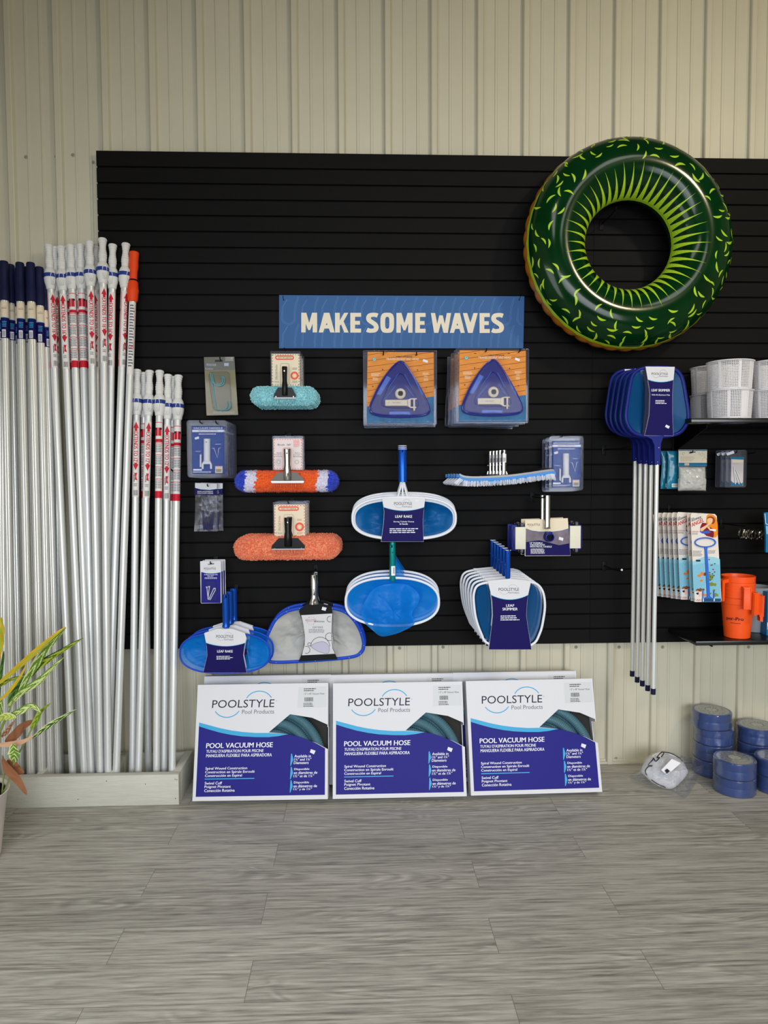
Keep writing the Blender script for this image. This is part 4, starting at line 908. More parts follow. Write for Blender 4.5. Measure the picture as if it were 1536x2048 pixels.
# --- vacuum handle clamshells
def vac_handle_pack(y, f, corners, n, step, desc, group, hk, last='rearmost, nearest the wall'):
    """corners: card box x0,y0,x1,y1 and shell box in crop pixels"""
    x0, y0, x1, y1, sx0, sy0, sx1, sy1 = corners
    t = thing('vacuum_handle_pack', f.o, desc, 'pack')
    Mb = mat('card_blue', (32, 70, 148), .45, spec=.08); Ml = mat('card_blue_line', (110, 150, 214), .4)
    X = lambda u: x0+u*(x1-x0); Y = lambda v: y0+v*(y1-y0)
    mb = MB(); a = f(x0, y1); b = f(x1, y0); mb.prism([(a[0], a[1]), (b[0], a[1]), (b[0], b[1]), (a[0], b[1])], 0, .001, Mb)
    r = random.Random(3)
    for i in range(26):
        u, v = r.uniform(.03, .92), r.uniform(.2, .93); d = r.choice((-1, 1)); p = f(X(u), Y(v)); mb.line([p, (p[0]+.008, p[1]+d*.008)], .0008, Ml, .0004)
    text_px(mb, f, 'VACUUM HANDLE', X(.03), Y(.025), X(.96), Y(.065), M_wp, .02, .0008)
    rect_px(mb, f, X(0), Y(.08), X(1), Y(.125), M_wp, .0006); text_px(mb, f, 'REPLACEMENT PART', X(.2), Y(.09), X(.8), Y(.115), M_ink, .02, .0008)
    bars_px(mb, f, X(.2), Y(.15), X(.8), Y(.185), M_wp, 1)
    mb.poly(f.many((X(.07), Y(.245)), (X(.2), Y(.215)), (X(.22), Y(.265)), (X(.09), Y(.285))), M_sticker, .0009)
    rect_px(mb, f, X(.72), Y(.84), X(.95), Y(.985), M_cream, .0006); a = f(X(.75), Y(.965)); b = f(X(.92), Y(.9)); mb.barcode(a[0], a[1], b[0], b[1], .0009); rect_px(mb, f, X(.72), Y(.84), X(.93), Y(.865), mat('peach_print', (240, 180, 150), .5), .0008)
    rect_px(mb, f, X(.03), Y(.90), X(.3), Y(.935), M_wp, .0006); bars_px(mb, f, X(.02), Y(.945), X(.66), Y(.985), M_wp, 2)
    bars_px(mb, f, X(.72), Y(.37), X(.92), Y(.39), M_wp, 1); bars_px(mb, f, X(.1), Y(.52), X(.3), Y(.54), M_wp, 1)
    mb.build('card', t, smooth=0)
    # white replacement handle with its fork, pin and V spring
    P = lambda u, v, d=.006: Vector((f(X(u), Y(v))[0], -d, f(X(u), Y(v))[1])); mb = MB()
    c = P(.47, .27); e = P(.47, .74); wd = (P(.58, .5)-P(.37, .5)).x/2
    mb.tube([c, e], wd, M_white, 16); q = f(X(.47), Y(.34)); 
    z1, z2, z3 = e.z, P(0, .80).z, P(0, .90).z
    mb.prism([(e.x-wd, z1), (e.x+wd, z1), (e.x+wd*1.45, z2), (e.x-wd*1.45, z2)], -.014, -.001, M_white)
    for s in (-1, 1): mb.box(min(e.x+s*wd*1.0, e.x+s*wd*1.5), max(e.x+s*wd*1.0, e.x+s*wd*1.5), -.014, -.001, z3, z2, M_white)
    mb.raw([(c.x+.0022*math.cos(k), -wd-.0068, q[1]+.0026*math.sin(k)) for k in [2*PI*j/10 for j in range(10)]], [tuple(range(10))], M_hole)
    mb.build('handle', t, label='white fork-ended handle')
    mb = MB(); mb.tube([P(.27, .60), P(.27, .86)], .0042, M_white, 10); mb.build('pin', t)
    mb = MB(); mb.tube([P(.63, .47), P(.69, .465), P(.795, .67), P(.84, .465), P(.90, .46)], .0012, M_white, 6); mb.build('spring', t)
    a = f(sx0, sy1); b = f(sx1, sy0); mb = MB()
    mb.prism(rrect(a[0], a[1], b[0], b[1], .012), .0015, .0035, M_clear2)
    for k, d in ((0, .000), (.006, -.004)): mb.tube([(x, d, z) for x, z in rrect(a[0]+k, a[1]+k, b[0]-k, b[1]-k, .012)], .0018, M_clear2, 6, closed=True)
    mb.build('clamshell', t)
    ca = f(x0-6, y1+6); cb = f(x1+6, y0-6); blister('blister', t, rrect(ca[0], ca[1], cb[0], cb[1], .006, 3), .022, taper=.004)
    stack(t, n, step, desc, group, last)
    for h in hk: hook(*h)
vac_handle_pack(-.23, Fr(370, 835, 14.63, 650, 900, -.23), (215, 250, 1145, 1645, 85, 85, 1215, 1745), 7, (.0022, .029, -.001), 'blue vacuum handle card in clear clamshell at the left', 'vacuum handle packs at the left',
    [(400, 845, -.255, 'left one of two hooks through the left vacuum handle packs'), (432, 846, -.255, 'right one of two hooks through the left vacuum handle packs')])
vac_handle_pack(-.17, Fr(880, 860, 4.0421, 1020, 270, -.17), (905, 90, 1138, 462, 882, 50, 1160, 488), 3, (-.004, .05, -.004), 'blue vacuum handle card in clear clamshell at the right', 'vacuum handle packs at the right',
    [(1125, 873, -.19, 'hook through the right vacuum handle packs')])

# --- triangular vacuum head clamshells
def vac_head(y, f, n, step, desc, group, hk, turn=None):
    t = thing('vacuum_head_pack', f.o, desc, 'pack')
    Mw = mat('wood_print', (212, 134, 52), .42, noise_amt=.12, nscale=22, stretch=(1, 1, 5)); Mgl = mat('wood_gap_print', (92, 58, 26), .5); Mp = mat('pool_print', (44, 104, 152), .4, noise_amt=.2, nscale=30)
    Mv = mat('translucent_blue_plastic', (22, 26, 118), .3, spec=.15); Mv2 = mat('light_blue_bumper', (66, 104, 200), .3, spec=.25)
    mb = MB(); mb.prism(f.many((130, 1500), (1425, 1500), (1415, 140), (145, 130)), 0, .0012, Mw)
    for i in range(14):   # deck boards running slightly uphill
        yl = 190+i*115; yr = yl-150
        p = [(150, yl), (1412, yr)]
        if yl > 1500: continue
        q = []
        for (xx, yy) in ((150, yl), (1412, yl-165-6*i)): q.append(f(xx, max(yy, 140)))
        if yl-165-6*i < 140: xx = 150+(yl-140)/(165+6*i)*1262; q[1] = f(xx, 140)
        mb.line(q, .0017, Mgl, .0005)
    mb.poly(f.many((132, 1180), (700, 1200), (1300, 1005), (1420, 985), (1424, 1500), (131, 1500)), Mp, .0007)
    c = f(275, 275); mb.disc(c[0], c[1], .0088, mat('badge_teal', (40, 140, 150), .4), .0007); mb.disc(c[0], c[1], .0068, mat('badge_light', (150, 205, 205), .4), .0009); mb.poly([(c[0]-.005, c[1]-.003), (c[0]+.005, c[1]+.002), (c[0]+.001, c[1]+.0035), (c[0]-.003, c[1])], M_ink, .0011)
    text_px(mb, f, 'vac-mate', 695, 210, 1000, 240, M_ink, .02, .0009); text_px(mb, f, 'TRANSLUSCENT VAC HEAD', 505, 252, 1130, 292, M_cream, .03, .0009)
    mb.poly(f.many((1215, 270), (1305, 300), (1295, 345), (1205, 315)), M_sticker, .0011)
    for x, yy in ((435, 470), (245, 795), (1105, 480), (1275, 810)): c = f(x, yy); mb.disc(c[0], c[1], .0032, mat('badge_brown', (110, 62, 48), .5), .0008)
    for a in ((215, 540, 400, 600), (245, 625, 355, 685), (1205, 530, 1345, 575), (1230, 590, 1310, 615), (1225, 640, 1320, 695)): bars_px(mb, f, *a, M_cream, 3, .0008)
    for x in (445, 1090): c = f(x, 192); mb.poly([(c[0]-.0055, c[1]-.0015), (c[0]+.0055, c[1]-.0015), (c[0]+.0055, c[1]+.001), (c[0]-.0055, c[1]+.001)], M_hole, .0011)
    mb.build('card', t, smooth=0)
    tri_o = smooth_loop([(770, 330), (870, 390), (1010, 600), (1160, 860), (1270, 1080), (1325, 1240), (1290, 1330), (1100, 1370), (770, 1385), (440, 1370), (240, 1320), (190, 1220), (250, 1040), (370, 790), (520, 560), (660, 400)], 64)
    tri_p = [f(x, yy) for x, yy in tri_o]; mb = MB(); mb.prism(tri_p, -.022, -.003, Mv)
    P = lambda x, yy, d: Vector((f(x, yy)[0], -d, f(x, yy)[1]))
    Mvg = mat('glossy_blue_plastic', (40, 46, 150), .12, coat=.5, spec=.4); mb.tube([(x, -.022, z) for x, z in tri_p], .0045, Mvg, 8, closed=True)
    ins = [(770+(x-770)*.62, 950+(yy-950)*.62) for x, yy in tri_o]; mb.tube([P(x, yy, .022) for x, yy in ins], .0028, Mv, 8, closed=True)
    for a, b in (((735, 560), (530, 850)), ((680, 790), (450, 1080)), ((850, 570), (990, 840)), ((880, 800), (1030, 1010)), ((560, 1330), (940, 1330))): mb.tube([P(*a, .0235), P(*b, .0235)], .0022, Mv2, 6)
    h = mb.build('vacuum_head', t, label='translucent blue triangular head')
    mb = MB(); mb.prism(f.many((510, 605), (590, 650), (390, 975), (318, 950)), -.0262, -.02, Mv2); mb.build('bumper', h)
    mb = MB(); mb.prism(f.many((560, 1290), (950, 1290), (950, 1345), (560, 1345)), -.0265, -.02, Mv2); mb.build('bumper', h)
    mb = MB(); mb.prism(f.many((1000, 600), (1035, 620), (1215, 970), (1180, 980)), -.0262, -.02, Mv2); mb.build('bumper', h)
    c = P(768, 950, .03); mb = MB(); M = Matrix.Translation(c) @ Matrix.Rotation(R(90), 4, 'X') ; rr = (P(865, 0, 0)-P(665, 0, 0)).x/2
    mb.lathe([(rr*.9, -.012), (rr, -.004), (rr, .006), (rr*.82, .011), (rr*.60, .013), (rr*.5, .013)], M_cream, 24, M, caps=False)
    mb.lathe([(rr*.5, .0128), (rr*.45, .0), (.0001, .0)], M_hole, 20, M, caps=False); mb.build('swivel_collar', h, label='white swivel collar')
    mb = MB(); mb.box(*[q for q in (P(472, 0, 0).x, P(920, 0, 0).x)], -.040, -.028, P(0, 1185, 0).z, P(0, 1068, 0).z, M_cream, b=.003)
    mb.prism(f.many((900, 1190), (900, 1068), (960, 1045), (960, 1215)), -.040, -.028, M_cream)
    for a in (((950, 1040), (1080, 1060)), ((950, 1200), (1070, 1222)), ((1015, 1060), (1042, 1270))): q0 = P(a[0][0], a[1][1], 0); q1 = P(a[1][0], a[0][1], 0); mb.box(q0.x, q1.x, -.038, -.030, q0.z, q1.z, M_cream)
    c = P(548, 1120, 0); mb.raw([(c.x+.0016*math.cos(k), -.0404, c.z+.0018*math.sin(k)) for k in [2*PI*j/10 for j in range(10)]], [tuple(range(10))], M_hole); mb.y = -.0402; text_px(mb, f, 'vac-mate', 610, 1105, 765, 1135, M_grey, 0, .0004)
    mb.build('handle', t, label='white fork-ended handle')
    a = f(70, 1530); b = f(1470, 110); mb = MB(); mb.prism(rrect(a[0], a[1], b[0], b[1], .004, 2), .0015, .003, M_clear2)
    for d in (-.006, .002): mb.tube([(x, d, z) for x, z in rrect(a[0], a[1]+(.006 if d < 0 else 0), b[0], b[1], .004, 2)], .0012, M_clear2, 5, closed=True)
    mb.box(a[0], b[0], -.006, -.0045, a[1]+.012, a[1]+.013, M_clear2)
    mb.build('clamshell', t)
    blister('blister', t, [(x*1.03, z*1.03+.0006) for x, z in tri_p], .046, taper=.009)
    stack(t, n, step, desc, group, turn=turn)
    for hh in hk: hook(*hh)
vac_head(-.16, Fr(720, 690, 9.6, 770, 900, -.16), 3, (.0012, .045, -.004), 'orange vacuum head card with blue triangle, left display', 'triangular vacuum head packs on the left display', [(767, 706, -.19, 'left hook through the left triangular vacuum heads'), (833, 708, -.19, 'right hook through the left triangular vacuum heads')], turn=(0, R(.6), 0))
vac_head(-.30, Fr(720+185.5-1.5, 690-3, 9.6, 770, 900, -.30), 6, (-.003, .046, -.001), 'orange vacuum head card with blue triangle, right display', 'triangular vacuum head packs on the right display', [(973, 701, -.33, 'left hook through the right triangular vacuum heads'), (1040, 702, -.33, 'right hook through the right triangular vacuum heads')], turn=(0, R(.5), 0))

# --- bagged tail sleeves, slide-pin cards
def bag_pack():
    f = Fr(360, 960, 3.84, 205, 210, -.11); t = thing('bagged_part_pack', f.o, 'x', 'pack')
    mb = MB(); mb.prism(f.many((112, 115), (283, 120), (285, 25), (115, 20)), -.001, .001, M_navyd); mb.poly(f.many((116, 60), (160, 72), (230, 76), (284, 68), (284, 27), (116, 22)), M_card, .0014); mb.line(f.many((116, 60), (160, 72), (230, 76), (284, 68)), .0012, M_cyan, .0016)
    mb.y = -.001; text_px(mb, f, 'REPLACEMENT', 135, 84, 255, 93, M_wp, .02, .0008); text_px(mb, f, 'VACUUM HEAD', 132, 97, 255, 106, M_wp, .02, .0008); mb.build('header_card', t, smooth=0)
    Mn = mat('dark_bristle_part', (44, 44, 84), .6); mb = MB(); P = lambda x, y, d=.0: Vector((f(x, y)[0], -d, f(x, y)[1]))
    for a, b in (((180, 235), (190, 380)), ((215, 240), (215, 385)), ((245, 240), (240, 380))): mb.tube([P(*a), P(*b)], .0075, Mn, 8)
    mb.build('parts', t, label='dark tufted parts')
    mb = MB()
    o0 = f(112, 400); o1 = f(290, 112)
    def fn(s):
        def g(u, v):
            x = 118+(285-118)*u+(-10 if u < .3 else 4)*v*v; y = 112+(395-112)*v; p = f(x, y); d = .012*math.sin(PI*u)*math.sin(PI*min(1, v*1.15+.05))**.5+.006*noise.noise(Vector((u*5, v*7, s*3)))*(1-abs(2*u-1))
            return (p[0], -s*d, p[1])
        return g
    mb.grid(fn(1), 22, 30, M_film); mb.grid(fn(-1), 14, 14, M_film); mb.build('bag', t, smooth=0)
    stack(t, 2, (.022, .03, .001), 'navy headed bag of dark tufted parts', 'bags of dark tufted parts'); hook(415, 972, -.13, 'small black hook holding the bags of dark tufted parts')
bag_pack()
def small_card():
    f = Fr(360, 960, 3.84, 237, 780, -.13); t = thing('pin_card', f.o, 'x', 'pack')
    mb = MB(); a = f(160, 948); b = f(315, 622); mb.prism(rrect(a[0], a[1], b[0], b[1], .004, 3), 0, .001, M_card)
    cv = [(163, 706), (200, 716), (240, 718), (280, 715), (312, 708)]; mb.poly([f(163, 945), f(312, 945)]+[f(*p) for p in cv[::-1]], M_navy, .0004); mb.line([f(*p) for p in cv], .0010, M_cyan, .0006)
    text_px(mb, f, 'POOLSTYLE', 185, 673, 275, 688, M_ink, 0); c = f(258, 680); mb.arc(c[0], c[1], .009, 30, 150, .0006, M_grey); c = f(205, 680); mb.arc(c[0], c[1], .009, 210, 330, .0006, M_grey)
    mb.poly(f.many((212, 646), (262, 640), (262, 646), (215, 650)), M_hole, .0006); text_px(mb, f, '4-PIECE SLIDE PIN', 185, 722, 288, 731, M_wp, .02); text_px(mb, f, 'PIN SET', 212, 735, 258, 743, M_wp, .02); bars_px(mb, f, 190, 747, 290, 760, M_wp, 2)
    mb.build('card', t, smooth=0); P = lambda x, y, d=.005: Vector((f(x, y)[0], -d, f(x, y)[1])); mb = MB()
    for a, b in (((208, 820), (218, 915)), ((228, 815), (216, 915)), ((262, 828), (222, 918)), ((275, 840), (232, 920))): mb.tube([P(*a), P(*b)], .0022, M_white, 7)
    for q in ((208, 822), (270, 832), (226, 818)): mb.box(P(*q).x-.004, P(*q).x+.004, -.008, -.003, P(*q).z-.003, P(*q).z+.003, M_white)
    mb.build('pins', t, label='white plastic pins'); blister('blister', t, f.many((198, 772), (198, 925), (285, 925), (288, 850), (270, 772)), .012)
    stack(t, 3, (.004, .035, .0), 'navy and white card of plastic pins', 'cards of plastic pins'); hook(421, 1127, -.15, 'small black hook holding the cards of plastic pins')
small_card()

# ================================================================== NETS
def wrap_card(mb, f, lx, rx, ytop, ybot, yc, sag, notch=None, back=True):
    """navy and white sleeve: lx, rx are lists of (y, x) for its edges in crop pixels"""
    def ed(l, y):
        for (a, xa), (b, xb) in zip(l, l[1:]):
            if a <= y <= b: return xa+(xb-xa)*(y-a)/(b-a)
        return l[-1][1] if y > l[-1][0] else l[0][1]
    ys = [ytop+(ybot-ytop)*i/10 for i in range(11)]
    out = [f(ed(lx, y), y) for y in ys]+[f(ed(rx, y), y) for y in ys[::-1]]; mb.prism(out, .0, .0012, M_card)
    if back: mb.prism([(x, z-.002) for x, z in out], .022, .0232, M_card)
    n = 12; cur = [(ed(lx, yc)+(ed(rx, yc)-ed(lx, yc))*i/n, yc+sag*4*(i/n)*(1-i/n)) for i in range(n+1)]
    lo = [y for y in ys if y > yc+2]
    mb.poly([f(*p) for p in cur]+[f(ed(rx, y)-1, y) for y in lo[:-1]]+[f(ed(rx, ybot)-1, ybot-1), f(ed(lx, ybot)+1, ybot-1)]+[f(ed(lx, y)+1, y) for y in lo[:-1][::-1]], M_navyd, .0004)
    mb.line([f(*p) for p in cur], .0022, M_cyan, .0006)
def logo(mb, f, x0, y0, x1, y1, off=.0006, m=None):
    m = m or M_ink
    text_px(mb, f, 'POOLSTYLE', x0, y0, x1, y1, m, 0, off); h = y1-y0; w_ = x1-x0
    a = f(x0+w_*.70, y0+h*.5); b = f(x0+w_*.98, y0); r = (b[0]-a[0])*.85
    mb.arc(a[0], a[1], r, 25, 155, .0007, M_grey, off); c = f(x0+w_*.28, y0+h*.5); mb.arc(c[0], c[1], r, 205, 335, .0007, M_grey, off)
    text_px(mb, f, 'Pool Products', x0+w_*.48, y1+h*.3, x1, y1+h*.85, M_grey, .01, off)
def rim(mb, pts, r, m, y=0, sq=1, seg=8): mb.tube([(x, y, z) for x, z in pts], r, m, seg, closed=True, sq=sq)
def net_sheet(pts, depth, m, wr=.006, sc_=22, y=0, droop=0, seed=0, nr=16):
    cx = sum(p[0] for p in pts)/len(pts); cz = sum(p[1] for p in pts)/len(pts); n = len(pts); mb = MB()
    def fn(u, v):
        i = u*n; k = int(i) % n; fr = i-int(i); a = pts[k]; b = pts[(k+1) % n]; ex, ez = a[0]+(b[0]-a[0])*fr, a[1]+(b[1]-a[1])*fr
        x, z = cx+(ex-cx)*v, cz+(ez-cz)*v; q = 1-v*v; w_ = wr*q**.4*(noise.noise(Vector((x*sc_, z*sc_, seed)))+.6*abs(noise.noise(Vector((x*sc_*2.3+z*30, z*sc_*1.6, seed+5))))+.35*abs(noise.noise(Vector((x*sc_*5-z*40, z*sc_*4+x*20, seed+9)))))
        return (x, y+depth*q+w_, z-droop*q)
    return mb.grid(fn, n, nr, m, cu=True)
def pin_knobs(mb, x, z, s, r=.0025): mb.tube([(x-s, 0, z), (x+s, 0, z)], r, M_white, 6); mb.sphere((x-s, 0, z), r*1.5, M_white, 8, 5); mb.sphere((x+s, 0, z), r*1.5, M_white, 8, 5)

# --- leaf rake with white tubular frame (centre)
def rake_white():
    f = Fr(680, 680, 3.6571, 460, 1290, -.24); t = thing('leaf_rake', f.o, 'x', 'leaf rake')
    oval = lambda x0, y0, x1, y1, e=2.6: [f((x0+x1)/2+(x1-x0)/2*math.copysign(abs(math.cos(a))**(2/e), math.cos(a)), (y0+y1)/2-(y1-y0)/2*math.copysign(abs(math.sin(a))**(2/e), math.sin(a))) for a in [2*PI*i/72 for i in range(72)]]
    mb = MB(); o = oval(92, 1150, 845, 1455); rim(mb, o, .0062, M_framewhite, -.004, seg=10); i_ = oval(112, 1175, 828, 1443)
    mb.raw([(x, -.003, z) for x, z in o]+[(x, .004, z) for x, z in i_], [(k, (k+1) % 72, (k+1) % 72+72, k+72) for k in range(72)], M_framewhite); mb.build('frame', t)
    net_sheet(i_, .045, M_netblue, .03, 18, .004, seed=2).build('net', t, smooth=180, label='blue mesh bag')
    mb = MB(); x0, zt = f(457, 797); zb = f(0, 1040)[1]; r = (f(488, 0)[0]-f(424, 0)[0])/2
    mb.lathe([(r, zb), (r, zt-.003), (r*.95, zt)], M_blueanod, 20, Matrix.Translation((x0, -.002, 0))); h = mb.build('handle', t, label='blue metal handle')
    mb = MB(); mb.lathe([(r*1.02, zt-.002), (r*1.02, zt+.001), (r*.7, zt+.001), (r*.7, zt-.02)], M_white, 20, Matrix.Translation((x0, -.002, 0))); mb.build('end_cap', h, label='white end cap'); mb = MB(); z = f(0, 930)[1]; pin_knobs(mb, x0, z, .0115)
    mb.raw([(x0+r*.6+.002*math.cos(k), -r-.0, f(0, 835)[1]+.002*math.sin(k)) for k in [2*PI*j/8 for j in range(8)]], [tuple(range(8))], M_hole); mb.build('pin', h)
    mb = MB()
    for dx, s in ((-.0085, -1), (0, 0), (.0085, 1)): mb.tube(open_curve([(x0+dx*.7, -.002, zb+.004), (x0+dx, -.002, zb-.012), (x0+dx*1.1, -.001, zb-.024), (x0+dx+s*.014, 0, f(0, 1150)[1])], 4), .0046, M_framewhite, 8)
    mb.build('fork', t, label='white tubular fork')
    mb = MB(); wrap_card(mb, f, [(1150, 305), (1240, 322), (1320, 320), (1474, 300)], [(1150, 622), (1240, 612), (1320, 605), (1474, 610)], 1152, 1474, 1222, 26)
    logo(mb, f, 395, 1185, 525, 1206); text_px(mb, f, 'LEAF RAKE', 403, 1280, 526, 1299, M_wp, .03); text_px(mb, f, 'Strong Tubular Frame', 390, 1322, 540, 1335, M_wp, .02); text_px(mb, f, '& Handle', 435, 1338, 495, 1350, M_wp, .02)
    bars_px(mb, f, 362, 1372, 570, 1414, M_wp, 3); mb.poly(f.many((550, 1168), (573, 1170), (572, 1184), (549, 1181)), M_sticker, .0008)
    mb.M = Matrix.Translation((0, -.0115, 0)); c = mb; c2 = MB(); c2.v = [(x, y-.0115, z) for x, y, z in c.v]; c2.f = c.f; c2.fm = c.fm; c2.mats = c.mats; c2.build('sleeve', t, smooth=0, label='navy and white printed sleeve')
    stack(t, 3, (.002, .036, .009), 'white-framed leaf rake with navy sleeve and dark blue bag', 'white-framed leaf rakes with sleeves'); hook(805, 905, -.26, 'hook inside the handles of the white-framed leaf rakes with sleeves')
rake_white()

# --- shaped skimmers (white frames), lower centre right
def sleeve_shift(mb, dy): 
    mb.v = [(x, y+dy, z) for x, y, z in mb.v]; return mb
def skimmer_white():
    f = Fr(680, 1060, 3.4909, 1185, 560, -.34); t = thing('leaf_skimmer', f.o, 'x', 'leaf skimmer')
    outl = smooth_loop([(1185, 350), (1290, 358), (1370, 375), (1415, 430), (1430, 520), (1420, 620), (1395, 720), (1340, 800), (1185, 822), (1030, 790), (985, 720), (950, 620), (935, 520), (935, 440), (965, 385), (1060, 362)], 80)
    o = [f(x, y) for x, y in outl]; i_ = [f(1185+(x-1185)*.93, 585+(y-585)*.94) for x, y in outl]
    mb = MB(); rim(mb, o, .0058, M_framewhite, 0, seg=10); mb.build('frame', t)
    net_sheet(i_, .022, M_netdark, .002, 10, .002, seed=3).build('net', t, smooth=180, label='dark blue mesh')
    mb = MB(); x0, zt = f(1172, 140); zb = f(0, 345)[1]; r = (f(1190, 0)[0]-f(1155, 0)[0])/2*1.05
    mb.lathe([(r*.7, zb-.004), (r, zb+.002), (r, zt)], M_blueanod, 18); mb.v = [(x+x0, y, z) for x, y, z in mb.v]; h = mb.build('handle', t, label='blue metal handle')
    mb = MB(); mb.box(x0-r, x0+r, -r, r, zt-.001, zt+.0012, M_white, b=.0005); mb.build('end_cap', h, label='white end cap'); mb = MB(); pin_knobs(mb, x0, f(0, 250)[1], .0105, .0016)
    mb.raw([(x0+.0022*math.cos(k), -r-.0006, f(0, 170)[1]+.0025*math.sin(k)) for k in [2*PI*j/8 for j in range(8)]], [tuple(range(8))], M_hole); mb.build('pin', h)
    mb = MB(); wrap_card(mb, f, [(352, 1028), (470, 1058), (600, 1064), (830, 1036)], [(352, 1332), (470, 1306), (600, 1298), (830, 1334)], 352, 832, 452, 32)
    mb.poly(f.many((1028, 353), (1332, 361), (1185, 338)), M_card, .0004)
    logo(mb, f, 1105, 402, 1247, 423); text_px(mb, f, 'LEAF', 1157, 516, 1213, 534, M_wp, .03); text_px(mb, f, 'SKIMMER', 1132, 540, 1237, 559, M_wp, .03); bars_px(mb, f, 1118, 590, 1250, 632, M_wp, 3)
    sleeve_shift(mb, -.0085).build('sleeve', t, smooth=0, label='navy and white printed sleeve')
    stack(t, 6, (-.004, .053, .0045), 'white-framed leaf skimmer with blue handle and navy sleeve', 'white-framed leaf skimmers'); hook(1019, 1100, -.36, 'hook inside the handles of the white-framed leaf skimmers')
skimmer_white()

# --- blue leaf rake, bottom left
def rake_blue():
    f = Fr(360, 960, 3.84, 345, 1300, -.27); t = thing('leaf_rake', f.o, 'x', 'leaf rake')
    outl = [(345+345*math.copysign(abs(math.cos(a))**.8, math.cos(a)), 1330-155*math.copysign(abs(math.sin(a))**.8, math.sin(a))) for a in [2*PI*i/72 for i in range(72)]]
    o = [f(*p) for p in outl]; mb = MB(); rim(mb, o, .0042, M_frameblue, 0, seg=8); mb.build('frame', t)
    net_sheet([f(345+(x-345)*.98, 1330+(y-1330)*.97) for x, y in outl], .05, M_netbright, .03, 16, 0, seed=8).build('net', t, smooth=180, label='bright blue mesh bag')
    mb = MB(); x0, zt = f(350, 878); zb = f(0, 1130)[1]; r = (f(382, 0)[0]-f(328, 0)[0])/2
    mb.lathe([(r*.8, zb-.006), (r*1.15, zb), (r*.95, zb+.012), (r, zb+.03), (r, zt)], M_blueanod, 20, Matrix.Translation((x0, 0, 0))); h = mb.build('handle', t, label='blue metal handle')
    mb = MB(); pin_knobs(mb, x0, f(0, 993)[1], .0125, .0022); mb.raw([(x0+.002*math.cos(k), -r-.0006, f(0, 905)[1]+.0032*math.sin(k)) for k in [2*PI*j/8 for j in range(8)]], [tuple(range(8))], M_hole); mb.build('pin', h)
    mb = MB(); wrap_card(mb, f, [(1140, 290), (1165, 186), (1260, 205), (1340, 212), (1478, 180)], [(1140, 400), (1180, 518), (1260, 500), (1340, 488), (1478, 515)], 1140, 1478, 1248, 26)
    logo(mb, f, 280, 1188, 412, 1210); text_px(mb, f, 'LEAF RAKE', 288, 1303, 407, 1322, M_wp, .03); bars_px(mb, f, 283, 1345, 412, 1378, M_wp, 3)
    sleeve_shift(mb, -.0065).build('sleeve', t, smooth=0, label='navy and white printed sleeve')
    stack(t, 3, (.010, .05, .006), 'blue-framed leaf rake with blue handle and navy sleeve', 'blue-framed leaf rakes at lower left'); hook(452, 1195, -.29, 'hook inside the handles of the blue-framed leaf rakes')
rake_blue()

